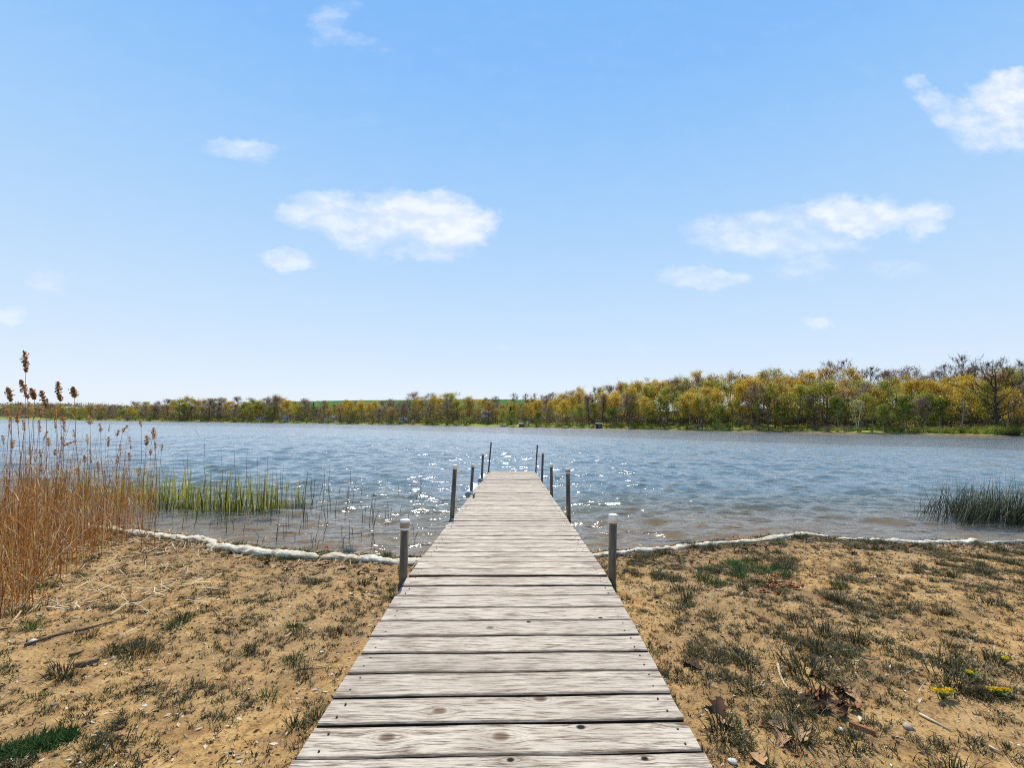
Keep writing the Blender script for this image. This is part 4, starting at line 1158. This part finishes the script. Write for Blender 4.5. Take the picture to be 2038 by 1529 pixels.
def far_z(px, t):
    """height of the far bank t metres behind its waterline"""
    hm = np.interp(px, HM[:, 0], HM[:, 1])
    t = np.asarray(t, float)
    s = np.clip((t - 6) / 42.0, 0, 1); s = s * s * (3 - 2 * s)
    return np.where(t < 0, -0.5 + 0 * t, np.minimum(0.10 + t * .11, 0.75) + hm * s) + 0.25 * (vnoise(np.asarray(px) / 30.0, t / 6.0, 5) - .5) * np.clip(t / 6, 0, 1)


def bank_mat(N):
    P = N.n('ShaderNodeNewGeometry').outputs['Position']
    z = N.n('ShaderNodeSeparateXYZ', {0: P}).outputs[2]
    n1 = N.noise(P, 0.08, 4, 0.6); n2 = N.noise(P, 0.7, 5, 0.65)
    c = N.ramp(N.mapr(n2, 0.3, 0.7), [(0, (0.14, 0.12, 0.04)), (0.5, (0.25, 0.26, 0.05)), (1, (0.36, 0.36, 0.08))])
    c = N.mix(N.mapr(n1, 0.42, 0.60, 0, 1), c, N.mix(N.mapr(n2, .35, .65), (0.16, 0.26, 0.04), (0.32, 0.40, 0.07)))
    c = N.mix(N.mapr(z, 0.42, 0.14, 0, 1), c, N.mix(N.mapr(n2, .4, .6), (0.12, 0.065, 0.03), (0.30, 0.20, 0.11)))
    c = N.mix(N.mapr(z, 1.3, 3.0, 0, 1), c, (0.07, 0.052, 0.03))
    return principled(N, c, 0.95, spec=0.1)


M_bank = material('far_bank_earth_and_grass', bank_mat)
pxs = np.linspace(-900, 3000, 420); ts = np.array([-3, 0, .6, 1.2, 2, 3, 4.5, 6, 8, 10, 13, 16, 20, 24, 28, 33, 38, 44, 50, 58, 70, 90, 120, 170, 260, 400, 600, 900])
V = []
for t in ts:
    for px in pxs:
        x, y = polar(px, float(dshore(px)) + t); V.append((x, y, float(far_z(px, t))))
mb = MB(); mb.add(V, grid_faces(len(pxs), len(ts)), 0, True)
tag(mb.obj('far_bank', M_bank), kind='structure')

# farmland hill behind the left half of the far shore
def field_mat(N):
    P = N.n('ShaderNodeNewGeometry').outputs['Position']
    x = N.n('ShaderNodeSeparateXYZ', {0: P}).outputs[0]
    n1 = N.noise(P, 0.02, 3, 0.5); n2 = N.noise(P, .3, 4, .6)
    c = N.mix(N.mapr(n1, .45, .55), (0.045, 0.115, 0.02), (0.065, 0.145, 0.028))
    c = N.mix(N.mapr(n2, .3, .7, 0, .35), c, (0.05, 0.09, 0.02))
    return principled(N, c, 0.95, spec=0.1)


M_field = material('green_field', field_mat)
pxs = np.linspace(340, 1300, 60); ds = [560, 600, 640, 680, 720, 760, 800, 900]
V = []
for d in ds:
    for px in pxs:
        ytop = np.interp(px, [340, 450, 560, 700, 900, 1010, 1300], [830, 815, 800, 797.5, 796, 795.5, 804])
        yh = 831.4 + .01227 * px
        zt = 1.5 + (yh - ytop) * 760 / F
        s = np.clip((d - 560) / 200.0, 0, 1)
        x, y = polar(px, d); V.append((x, y, 2 + (zt - 2) * math.sin(s * math.pi / 2) - (0 if d <= 760 else (d - 760) * .05)))
mb = MB(); mb.add(V, grid_faces(len(pxs), len(ds)), 0, True)
tag(mb.obj('field_hill', M_field), kind='structure')

# ------------------------------------------------------------------ trees
L_yel = leafy('mustard_spring_leaves', [(0, (0.34, 0.22, 0.03)), (0.4, (0.66, 0.44, 0.05)), (0.8, (0.78, 0.56, 0.08)), (1, (0.82, 0.68, 0.18))], 0.66, var=(0.85, 0.82, 0.65))
L_gold = leafy('orange_gold_buds', [(0, (0.22, 0.11, 0.025)), (0.5, (0.60, 0.38, 0.10)), (1, (0.74, 0.52, 0.17))], 0.62, var=(0.8, 0.72, 0.65))
L_olive = leafy('olive_spring_leaves', [(0, (0.18, 0.165, 0.035)), (0.5, (0.42, 0.385, 0.065)), (1, (0.60, 0.54, 0.12))], 0.63, var=(0.9, 0.9, 0.75))
L_green = leafy('fresh_green_leaves', [(0, (0.14, 0.17, 0.03)), (0.5, (0.32, 0.36, 0.05)), (1, (0.48, 0.50, 0.10))], 0.55, var=(0.8, 0.85, 0.7))
L_brown = leafy('brown_buds', [(0, (0.12, 0.08, 0.05)), (0.5, (0.36, 0.26, 0.17)), (1, (0.52, 0.39, 0.26))], 0.55, var=(0.8, 0.78, 0.85))
L_dark = leafy('dark_needles', [(0, (0.012, 0.025, 0.012)), (0.6, (0.03, 0.055, 0.022)), (1, (0.05, 0.08, 0.03))], 0.15)
BARK = plain('grey_brown_bark', [(0, (0.075, 0.058, 0.045)), (1, (0.17, 0.14, 0.115))], 0.9, scale=2)
BARK_P = plain('pale_bark', [(0, (0.20, 0.17, 0.14)), (1, (0.38, 0.34, 0.29))], 0.9, scale=2)
BARK_D = plain('dark_bark', [(0, (0.035, 0.028, 0.022)), (1, (0.085, 0.068, 0.055))], 0.9, scale=2)
BARK_W = plain('white_birch_bark', [(0, (0.55, 0.53, 0.50)), (0.85, (0.80, 0.78, 0.75)), (1, (0.2, 0.19, 0.18))], 0.8, scale=3)


def make_tree(name, label, Ht, spread, b0, leaf, bark, nleaf, lsize, seed, limbs=16, twigs=0, cl=0.044, trunk_r=.016, up=(.45, 1.1), stems=1, crown_mat=None):
    q = np.random.default_rng(seed); wood = MB(); ends = []; twig = MB()
    for st in range(stems):
        lean = q.normal(0, .05 if stems == 1 else .16, 2); o = q.normal(0, .02 * Ht, 2) if stems > 1 else np.zeros(2)
        hh = Ht * (1 if st == 0 else q.uniform(.7, .95))
        k = 7; t = np.linspace(0, .93, k)
        tr = np.stack([o[0] + lean[0] * hh * t + np.cumsum(q.normal(0, .010 * Ht, k)), o[1] + lean[1] * hh * t + np.cumsum(q.normal(0, .010 * Ht, k)), hh * t - .25], -1)
        tr[0, :2] = o
        rad = trunk_r * Ht * (1 - .86 * t) / (1 if stems == 1 else 1.5)
        wood.tube(tr, rad, 6, caps=False)
        for i in range(limbs if stems == 1 else limbs // 2 + 2):
            s = b0 + (.98 - b0) * ((i + q.uniform(0, 1)) / (limbs if stems == 1 else limbs // 2 + 2))
            b = np.array([np.interp(s * .93, t, tr[:, c]) for c in range(3)])
            u_ = (s - b0) / (1 - b0)
            prof = (math.sin(math.pi * min(.18 + .82 * u_, 1.0) * .92)) ** .7 * (1 - .35 * u_)
            L = 1.22 * spread * Ht * prof * q.uniform(.75, 1.15)
            a = i * 2.4 + q.uniform(-.6, .6); e = q.uniform(*up) * (0.75 + .5 * u_)
            d = np.array([math.cos(a) * math.cos(e), math.sin(a) * math.cos(e), math.sin(e)])
            mid = b + d * L * .5 + q.normal(0, .03 * L, 3); end = b + d * L + np.array([0, 0, .10 * L]) + q.normal(0, .05 * L, 3)
            r0 = max(float(np.interp(s * .93, t, rad)) * .55, .010 * Ht * .25)
            wood.tube([b, mid, end], [r0, r0 * .6, r0 * .25], 4, caps=False)
            ends.append(end)
            for j in range(5):
                w = q.uniform(.35, 1.0); p = b + (mid - b) * min(w * 2, 1) + (end - mid) * max(w * 2 - 1, 0)
                a2 = a + q.normal(0, 1.0); e2 = e + q.normal(.1, .45)
                d2 = np.array([math.cos(a2) * math.cos(e2), math.sin(a2) * math.cos(e2), math.sin(e2)])
                L2 = L * q.uniform(.28, .55); p2 = p + d2 * L2
                (wood).tube([p, p + d2 * L2 * .55 + q.normal(0, .04 * L2, 3), p2], [r0 * .38, r0 * .28, r0 * .14], 3, caps=False)
                ends.append(p2); ends.append(p + d2 * L2 * .6)
                for m in range(twigs):
                    w3 = q.uniform(.2, 1); p3 = p + d2 * L2 * w3
                    d3 = d2 + q.normal(0, .55, 3) + [0, 0, .25]; d3 /= np.linalg.norm(d3); L3 = Ht * q.uniform(.03, .075)
                    p4 = p3 + d3 * L3
                    twig.tube([p3, p4], [.0016 * Ht, .0008 * Ht], 3, caps=False)
                    if nleaf and m % 3 == 0: ends.append(p4)
    root = thing(name, label, 'tree', (0, 0, -50))
    wood.obj('trunk', bark, root)
    cm = MB(); mats = []
    if nleaf:
        E = np.array(ends); per = q.dirichlet(np.full(len(E), 1.6)) * nleaf
        c = np.repeat(E, np.maximum(per.astype(int), 1), 0)
        off_ = q.normal(size=c.shape) * cl * Ht * [1, 1, .8]
        c = c + off_
        ax0 = np.array([0, 0, Ht * .55])                       # leaves face out of their clump and out of the crown
        outw = off_ / (cl * Ht) * .8 + (c - ax0) / (Ht * .32) * .7 + q.normal(size=c.shape) * .55 + [0, 0, .35]
        V, Fc = quads(c, q.uniform(.6, 1.35, len(c)) * lsize, q, .25, 1.0, outw); cm.add(V, Fc, 0); mats.append(leaf)
    if twig.n:
        for vv, ff in zip(twig.v, twig.f): pass
        off = cm.n
        cm.v += twig.v; cm.f += [f + off for f in twig.f]; cm.m += [np.full(len(f), len(mats)) for f in twig.f]; cm.smooth += twig.smooth; cm.n += twig.n
        mats.append(crown_mat or bark)
    cm.obj('crown', mats, root)
    return root


def make_conifer(name, label, Ht, seed):
    q = np.random.default_rng(seed); wood = MB(); wood.tube([(0, 0, -.3), (0, 0, Ht * .5), (0, 0, Ht)], [.014 * Ht, .008 * Ht, .002 * Ht], 6, caps=False)
    c = []
    for i in range(120):
        s = q.uniform(.08, .98); a = q.uniform(0, 6.28); L = (1 - s) * Ht * .22 * q.uniform(.6, 1.15) + .2
        for w in np.linspace(.15, 1, 9): c.append((math.cos(a) * L * w, math.sin(a) * L * w, s * Ht - .22 * L * w))
    c = np.array(c) + q.normal(0, .12, (len(c), 3)); root = thing(name, label, 'tree', (0, 0, -50)); wood.obj('trunk', BARK_D, root)
    cm = MB(); V, Fc = quads(c, q.uniform(.3, .6, len(c)), q, .2, 1.3); cm.add(V, Fc); cm.obj('crown', L_dark, root)
    return root


def make_shrub(name, leaf, seed, Ht=2.4, w=1.5, n=900, ls=.16):
    q = np.random.default_rng(seed); wood = MB(); ends = []
    for i in range(14):
        a = q.uniform(0, 6.28); L = w * q.uniform(.4, 1); e = np.array([math.cos(a) * L, math.sin(a) * L, Ht * q.uniform(.45, 1)])
        wood.tube([(math.cos(a) * .1, math.sin(a) * .1, -.1), e * [.45, .45, .6], e], [.03, .02, .008], 3, caps=False); ends += [e, e * [.7, .7, .75], e * [.5, .5, .4]]
    E = np.array(ends); c = E[q.integers(0, len(E), n)] + q.normal(size=(n, 3)) * [.32, .32, .30] * (Ht / 2.4); c[:, 2] = np.maximum(c[:, 2], .05)
    root = thing(name, 'shrub', 'shrub', (0, 0, -50)); wood.obj('trunk', BARK, root)
    cm = MB(); V, Fc = quads(c, q.uniform(.6, 1.3, n) * ls, q, .2, 1.0); cm.add(V, Fc); cm.obj('crown', leaf, root)
    return root


PT = {
    'yellow': [make_tree('broadleaf_tree', 'x', 13.5, .30, .34, L_yel, BARK_P, 3600, .34, s, limbs=17, twigs=1) for s in (1, 2, 3)],
    'gold': [make_tree('broadleaf_tree', 'x', 13.5, .29, .34, L_gold, BARK, 2800, .33, s, limbs=17, twigs=4) for s in (4, 5)],
    'olive': [make_tree('broadleaf_tree', 'x', 13.0, .31, .26, L_olive, BARK, 3600, .34, s, limbs=17, twigs=1) for s in (6, 7, 8)],
    'green': [make_tree('broadleaf_tree', 'x', 11.0, .30, .20, L_green, BARK_P, 3400, .34, s, limbs=15, twigs=1) for s in (9, 10)],
    'brown': [make_tree('broadleaf_tree', 'x', 13.5, .30, .30, L_brown, BARK, 3000, .30, s, limbs=18, twigs=6) for s in (11, 12, 13)],
    'bare': [make_tree('bare_tree', 'x', 14.5, .27, .30, L_brown, BARK_D, 420, .24, s, limbs=18, twigs=9, trunk_r=.013, up=(.6, 1.2)) for s in (14, 15, 16)],
    'conifer': [make_conifer('conifer', 'x', 12.0, s) for s in (17, 18)],
}
NAMES = {'yellow': 'mustard yellow leafing tree', 'gold': 'orange gold budding tree', 'olive': 'olive green leafing tree', 'green': 'fresh green leafing tree', 'brown': 'brown budding twiggy tree', 'bare': 'bare dark twiggy tree', 'conifer': 'dark green conifer'}
used = set()
tr_ = np.random.default_rng(77)


def place_tree(kind, px, t, scale, label=None, group='trees on the far shore', sz=1.0, v=None):
    lst = PT[kind]; i = int(tr_.integers(len(lst))) if v is None else v; pro = lst[i]
    x, y = polar(px, float(dshore(px)) + t); z = float(far_z(px, t)) - .1
    rz = tr_.uniform(0, 6.28); sc = (scale * sz, scale * sz, scale)
    if label is None:
        where = 'on the low far left shore' if px < 560 else ('below the green field on the far shore' if px < 1000 else ('on the slope beyond the dock end' if px < 1420 else 'on the tall right slope'))
        row = 'at the foot' if t < 12 else ('half way up' if t < 28 else 'along the top')
        if px < 1000: row = 'in the front row' if t < 12 else ('in the middle row' if t < 28 else 'in the back row')
        label = f'{NAMES[kind]} {row} {where}'
    if (kind, i) not in used:
        used.add((kind, i)); o = pro; o.location = (x, y, z); o.rotation_euler = (0, 0, rz); o.scale = sc; o['label'] = label; o['group'] = group
        return o
    return dup(pro, (x, y, z), rz, sc, label, group)


def pick(w):
    k = list(w); p = np.array([w[i] for i in k], float); return k[int(tr_.choice(len(k), p=p / p.sum()))]


# right hand slope: five rows
for t, sp in ((6.5, 5.6), (12, 6.0), (19, 6.4), (28, 6.6), (38, 6.2)):
    px = 985.0 + tr_.uniform(0, 20)
    while px < 2140:
        d = float(dshore(px)) + t
        tt = t + tr_.normal(0, 2.0)
        if t < 8: w = {'yellow': .22, 'olive': .36, 'green': .18, 'brown': .16, 'bare': .08}
        elif t < 24: w = {'yellow': .42, 'gold': .12, 'olive': .26, 'green': .07, 'brown': .12, 'conifer': .015}
        elif px < 1620: w = {'yellow': .42, 'gold': .22, 'olive': .16, 'brown': .12, 'bare': .07, 'conifer': .01}
        elif t < 32: w = {'yellow': .18, 'gold': .24, 'olive': .10, 'brown': .30, 'bare': .20}
        else: w = {'gold': .10, 'brown': .38, 'bare': .52}
        k = pick(w)
        H_ = {True: tr_.uniform(.66, 1.0), False: tr_.uniform(.82, 1.12)}[t < 8]
        lowfac = np.interp(px, [985, 1080, 1180, 1300, 1650, 1800, 2140], [.66, .84, 1.0, 1.08, 1.10, 1.0, 1.0])
        place_tree(k, px, max(tt, 3), H_ * lowfac, sz=tr_.uniform(.9, 1.15))
        px += sp * F / d * tr_.uniform(.7, 1.3)
# left far shore: three rows
for t, sp in ((6, 9.5), (16, 9.0), (30, 8.5)):
    px = -40.0 + tr_.uniform(0, 20)
    while px < 985:
        d = float(dshore(px)) + t
        skip = (t < 10) and (px < 95 or 905 < px < 1010)
        if px < 120: w = {'olive': .3, 'brown': .3, 'bare': .1, 'conifer': .3}
        elif px < 560: w = {'yellow': .12, 'gold': .12, 'olive': .34, 'green': .06, 'brown': .36, 'conifer': .03}
        else: w = {'yellow': .30, 'gold': .14, 'olive': .20, 'green': .08, 'brown': .28, 'conifer': .02}
        if not skip and not (t < 10 and tr_.uniform() < .22):
            k = pick(w); f_ = np.interp(px, [0, 120, 250, 330, 560, 620, 790, 850, 890, 930, 985], [.75, .75, .80, 1.16, 1.22, 1.0, .98, 1.22, 1.15, .95, .85])
            place_tree(k, px, max(t + tr_.normal(0, 2.5), 3), f_ * tr_.uniform(.85, 1.1) * (0.8 if t < 10 else 1), sz=tr_.uniform(1.0, 1.35))
        px += sp * F / d * tr_.uniform(.7, 1.3)
# trees one can point at
big = make_tree('bare_tree', 'large dark bare spreading tree standing by the water near the right edge', 17.5, .34, .26, L_brown, BARK_D, 420, .24, 101, limbs=20, twigs=10, trunk_r=.024, up=(.35, .9)); PT['big'] = [big]
place_tree('big', 1984, 5.0, .98, 'large dark bare spreading tree standing by the water near the right edge', None)
place_tree('bare', 1915, 26, 1.32, 'tallest bare tree rising above the right ridge', None, v=0)
place_tree('bare', 1885, 32, 1.12, 'tall bare tree just left of the tallest one on the ridge', None, v=1)
for px, sc, lab in ((968, .95, 'thin tall bare tree standing clear of the others left of the dock end'), (985, 1.0, 'thin tall bare tree in the middle of the clear standing ones'), (1022, 1.05, 'tall bare tree with a wide top where the wooded slope begins'), (1045, 1.0, 'tall bare tree on the dock side of the orange one'), (1062, .95, 'bare tree at the right end of the clear standing row')):
    place_tree('bare', px, 24, sc, lab, None, sz=.8)
birch = make_tree('birch_tree', 'twin white birch with two pale trunks at the foot of the right slope', 9.5, .12, .66, L_olive, BARK_W, 220, .22, 120, limbs=8, twigs=3, trunk_r=.017, stems=2); PT['birch'] = [birch]
place_tree('birch', 1706, 2.5, 1.0, 'twin white birch with two pale trunks at the foot of the right slope', None)
place_tree('conifer', 437, 20, 1.15, 'dark conifer poking above the far left trees', None, v=0)
place_tree('yellow', 1390, 4, .72, 'low bright yellow tree by the water beyond the dock', None, v=1)
place_tree('yellow', 1735, 12, .85, 'bright lemon yellow tree half way along the right slope', None, v=2)
place_tree('green', 1870, 9, .9, 'fresh green tree left of the large dark bare tree', None, v=0)

SH = [make_shrub('shrub', L_green, 201), make_shrub('shrub', L_olive, 202), make_shrub('shrub', L_brown, 203, 2.2, 1.5, 800), make_shrub('shrub', L_yel, 204)]
shn = ['yellow green leafy shrub', 'olive shrub', 'brown twiggy shrub', 'golden shrub']; used_s = set()


def place_shrub(i, px, t, sc, label=None):
    x, y = polar(px, float(dshore(px)) + t); z = float(far_z(px, t)) - .05
    where = 'on the far left bank' if px < 560 else ('on the far bank below the green field' if px < 1000 else ('on the bank just beyond the dock end' if px < 1420 else 'along the waterline of the right slope'))
    lab = label or f'{shn[i]} {where}'
    if i not in used_s:
        used_s.add(i); o = SH[i]; o.location = (x, y, z); o.scale = (sc,) * 3; o['label'] = lab; o['group'] = 'shrubs on the far bank'; return
    dup(SH[i], (x, y, z), tr_.uniform(0, 6.28), (sc * tr_.uniform(.9, 1.5), sc * tr_.uniform(.9, 1.4), sc), lab, 'shrubs on the far bank')


px = 1010.0
while px < 2100:
    place_shrub(pick({0: .35, 1: .30, 2: .20, 3: .15}), px, tr_.uniform(1.6, 4.5), tr_.uniform(.55, 1.15))
    px += tr_.uniform(15, 34)
px = 1780.0
while px < 2080:
    place_shrub(0, px, tr_.uniform(1.6, 3.2), tr_.uniform(.6, .85)); px += tr_.uniform(12, 22)
px = 110.0
while px < 990:
    if not 930 < px < 985: place_shrub(pick({0: .3, 1: .4, 2: .2, 3: .1}), px, tr_.uniform(1.6, 5), tr_.uniform(.9, 1.9))
    px += tr_.uniform(14, 30)

# woodland too far off to count: hills at the far left, hedges, the backs of the woods
q = np.random.default_rng(300); C = []; C2 = []
for k in range(520):
    px = q.uniform(-120, 340); d = q.uniform(520, 640); yt = np.interp(px, [-120, 90, 180, 250, 340], [806, 804, 805, 809, 812]); yh = 831.4 + .01227 * px
    zt = 1.5 + (yh - yt) * d / F; x, y = polar(px, d); z = zt * q.uniform(.15, .97) if k % 3 else zt
    C.append((x, y, z - 1.5, 3.2))
for k in range(900):
    px = q.uniform(280, 1060); t = q.uniform(36, 75); x, y = polar(px, float(dshore(px)) + t); z = float(far_z(px, t)); h_ = np.interp(px, [280, 540, 620, 800, 860, 1060], [9.0, 9.5, 7.5, 7.5, 9.5, 6.5])
    C.append((x, y, z + h_ * q.uniform(.2, .95), 2.1))
for k in range(330):
    px = q.uniform(540, 1230); ytop = np.interp(px, [440, 560, 700, 900, 1010, 1230], [815, 800, 797.5, 796, 795.5, 801]); x, y = polar(px, 764); C.append((x, y, 1.5 + (831.4 + .01227 * px - ytop) * 760 / F + .2, .9))
for k in range(800):
    px = q.uniform(795, 1230); d = q.uniform(690, 750); x, y = polar(px, d); zt = 1.5 + (831.4 + .01227 * px - np.interp(px, [795, 900, 1010, 1230], [798.5, 797, 796.5, 803])) * d / F; C.append((x, y, zt - q.uniform(0.5, 11), 2.6))
# thicket between the trunks of the right slope
for k in range(1300):
    px = q.uniform(985, 2200); t = q.uniform(10, 46); x, y = polar(px, float(dshore(px)) + t)
    C.append((x, y, float(far_z(px, t)) + abs(q.normal(0, 1.5)), q.uniform(1.0, 1.7)))
for k in range(1500):
    px = q.uniform(90, 985); t = q.uniform(8, 40)
    if 905 < px < 985 and t < 14: continue
    x, y = polar(px, float(dshore(px)) + t); C.append((x, y, float(far_z(px, t)) + abs(q.normal(0, 2.6)), q.uniform(1.3, 2.2)))
C = np.array(C); m = 46
c = np.repeat(C[:, :3], m, 0) + q.normal(size=(len(C) * m, 3)) * np.repeat(C[:, 3], m)[:, None] * [.62, .62, .5]
L_hill = leafy('distant_wood_leaves', [(0, (0.07, 0.06, 0.04)), (0.4, (0.20, 0.16, 0.09)), (0.75, (0.32, 0.26, 0.09)), (1, (0.46, 0.38, 0.11))], 0.5)
mb = MB(); V, Fc = quads(c, np.repeat(C[:, 3], m) * q.uniform(.22, .5, len(c)), q, .2, 1.0); mb.add(V, Fc)
tag(mb.obj('distant_woodland', L_hill), 'thicket and woodland filling the far shore behind the separate trees', None, None, 'stuff')
# land under the far left woods
V = []; pxs = np.linspace(-900, 380, 40); ds = [500, 540, 580, 620, 660, 800]
for d in ds:
    for px in pxs:
        yt = np.interp(px, [-900, -120, 90, 180, 250, 380], [812, 812, 811, 812, 815, 826]); zt = 1.5 + (831.4 + .01227 * px - yt) * 600 / F
        s = math.sin(min((d - 500) / 120.0, 1) * math.pi / 2); x, y = polar(px, d); V.append((x, y, 1.5 + (zt - 1.5) * s))
mb = MB(); mb.add(V, grid_faces(len(pxs), len(ds)), 0, True); tag(mb.obj('wooded_hill', M_bank), kind='structure')

# ------------------------------------------------------------------ houses, sheds and boats on the far bank
M_wall = plain('white_siding', [(0, (0.50, 0.49, 0.47)), (1, (0.66, 0.65, 0.62))], 0.7, scale=2)
M_tan = plain('tan_siding', [(0, (0.42, 0.36, 0.28)), (1, (0.55, 0.48, 0.38))], 0.7, scale=2)
M_bl = plain('blue_grey_siding', [(0, (0.36, 0.37, 0.38)), (1, (0.46, 0.47, 0.48))], 0.7, scale=2)
M_roof = plain('grey_shingle', [(0, (0.10, 0.10, 0.11)), (1, (0.20, 0.20, 0.21))], 0.85, scale=3)
M_rroof = plain('red_brown_roof', [(0, (0.16, 0.06, 0.04)), (1, (0.26, 0.11, 0.07))], 0.85, scale=3)
M_glass = plain('dark_window', [(0, (0.02, 0.025, 0.03)), (1, (0.04, 0.05, 0.06))], 0.1, spec=0.6)
M_shed = plain('dark_shed_wood', [(0, (0.025, 0.02, 0.016)), (1, (0.06, 0.05, 0.04))], 0.85, scale=3)


def house(name, px, t, w, dp, hw, hr, wall, roof, label, cat, lift=0.0, openfront=False):
    x, y = polar(px, float(dshore(px)) + t); z = float(far_z(px, t)) + lift
    rz = math.atan2(-x, y) * .8
    k_ = .72 if name == 'house' else 1.0; w, dp, hw, hr = w * k_, dp * k_, hw * k_, hr * k_
    root = thing(name, label, cat, (x, y, z - .3), rz)
    wb = MB()
    V = [(-w / 2, -dp / 2, 0), (w / 2, -dp / 2, 0), (w / 2, dp / 2, 0), (-w / 2, dp / 2, 0), (-w / 2, -dp / 2, hw), (w / 2, -dp / 2, hw), (w / 2, dp / 2, hw), (-w / 2, dp / 2, hw)]
    wb.add(V, [(0, 1, 5, 4), (1, 2, 6, 5), (2, 3, 7, 6), (3, 0, 4, 7), (4, 5, 6, 7), (3, 2, 1, 0)])
    wb.add([(-w / 2, -dp / 2, hw), (-w / 2, dp / 2, hw), (-w / 2, 0, hw + hr), (w / 2, -dp / 2, hw), (w / 2, dp / 2, hw), (w / 2, 0, hw + hr)], [(0, 1, 2), (4, 3, 5)])
    wb.obj('wall', wall, root)
    rb = MB(); e = .35; k = e * hr / (dp / 2)
    for s_ in (-1, 1):
        a = [(-w / 2 - e, s_ * (dp / 2 + e), hw - k), (w / 2 + e, s_ * (dp / 2 + e), hw - k), (w / 2 + e, 0, hw + hr), (-w / 2 - e, 0, hw + hr)]
        a = [(X, Y, Z + .02) for X, Y, Z in a]; b = [(X, Y, Z + .16) for X, Y, Z in a]
        rb.add(a + b, [(0, 1, 2, 3), (4, 5, 6, 7), (0, 1, 5, 4), (2, 3, 7, 6), (1, 2, 6, 5), (3, 0, 4, 7)])
    rb.obj('roof', roof, root)
    nwin = 0 if name == 'boat_shed' else (1 if w < 4 else int(w // 2.6))
    for i in range(nwin):
        cx = (i - (nwin - 1) / 2) * 2.4 if nwin > 1 else 0; f = MB(); f.box((cx - .6, -dp / 2 - .06, hw * .4), (cx + .6, -dp / 2 - .002, hw * .82)); fo = f.obj('window', M_wall, root)
        g = MB(); g.box((cx - .5, -dp / 2 - .08, hw * .44), (cx + .5, -dp / 2 - .062, hw * .78)); g.obj('pane', M_glass, fo)
    db = MB(); db.box((w / 2 - 1.3, -dp / 2 - .05, .3), (w / 2 - .4, -dp / 2 - .002, 2.2 if hw > 2.3 else hw - .1)); db.obj('door', M_roof, root)


house('house', 569, 11, 5.5, 6, 3.4, 2.0, M_bl, M_roof, 'pale blue grey house half hidden among the far trees', 'house', .8)
house('house', 656, 14, 10, 7, 3.0, 2.2, M_wall, M_roof, 'low white house among yellow trees below the green field', 'house', 1.0)
house('house', 803, 10, 7, 6, 2.7, 1.8, M_bl, M_roof, 'small grey blue cottage near the water below the brown trees', 'house', .6)
house('house', 520, 12, 9, 6, 2.4, 1.5, M_tan, M_roof, 'long low tan house on the far bank left of the blue one', 'house', 1.0)
house('house', 45, 16, 13, 6, 2.2, 1.5, M_tan, M_rroof, 'long low tan building behind the reeds on the far left bank', 'house', .3)
house('house', 967, 17, 6.5, 6, 3.0, 1.8, M_bl, M_roof, 'grey house between the thin bare trees left of the dock end', 'house', 4.0)
house('boat_shed', 1192, 2.0, 2.1, 2.0, 1.6, .3, M_shed, M_roof, 'small dark flat roofed shed at the waterline beyond the dock', 'shed', .25)
house('boat_shed', 1038, 1.4, 2.2, 2.4, 1.3, .5, M_rroof, M_roof, 'low red brown boat shed at the waterline near the dock end', 'shed', .1)


def boat(px, t, L, mat, label, rz):
    x, y = polar(px, float(dshore(px)) + t); root = thing('boat', label, 'boat', (x, y, max(float(far_z(px, t)), 0) + .05), rz)
    hb = MB(); st = np.linspace(-1, 1, 11); V = []
    for s_ in st:
        w = .5 * L * .30 * (1 - max(s_, 0) ** 2.2) * (0.9 if s_ < -.95 else 1); sh = .55 + .18 * max(s_, 0) ** 2
        V += [(s_ * L / 2, -w, sh), (s_ * L / 2, -w * .7, .08), (s_ * L / 2, 0, 0), (s_ * L / 2, w * .7, .08), (s_ * L / 2, w, sh)]
    hb.add(V, [(i * 5 + j, i * 5 + j + 1, i * 5 + j + 6, i * 5 + j + 5) for i in range(10) for j in range(4)], 0, True)
    hb.add(V[:5], [(0, 1, 2, 3), (0, 3, 4, 4)][:1]); hb.add([V[0], V[3], V[4]], [(0, 1, 2)])
    hb.obj('hull', mat, root)
    for s_ in (-.45, .15):
        b = MB(); b.box((s_ * L / 2 - .13, -L * .13, .36), (s_ * L / 2 + .13, L * .13, .41)); b.obj('seat', M_tan, root)


boat(910, .3, 4.6, M_wall, 'white boat drawn up below the grassy slope', .3)
boat(775, .3, 4.4, M_wall, 'pale boat lying on the bank below the small cottage', .1)
boat(1004, .4, 4.2, M_wall, 'small white boat just left of the red brown shed', .2)
boat(128, 2.0, 6.5, M_wall, 'long white boat on the far left bank behind the reeds', .1)
boat(2018, .6, 4.0, M_shed, 'dark rowing boat beached below the large bare tree', .15)
# fallen limbs by the big bare tree
mb = MB()
x, y = polar(2003, float(dshore(2003)) + 3); z = float(far_z(2003, 3))
mb.tube([(0, 0, .3), (1.6, .2, .55), (3.4, .1, .5), (5.2, -.3, .35)], [.20, .18, .14, .07], 7); mb.tube([(1.6, .2, .55), (2.6, .8, 1.1), (3.3, 1.0, 1.9)], [.11, .08, .03], 5); mb.tube([(3.0, .1, .5), (3.8, -.5, .9)], [.09, .03], 5)
o = mb.obj('fallen_log', plain('weathered_log', [(0, (0.20, 0.12, 0.075)), (1, (0.36, 0.25, 0.17))], 0.9)); o.location = (x, y, z); tag(o, 'fallen reddish log with broken limbs beside the large bare tree', 'log')
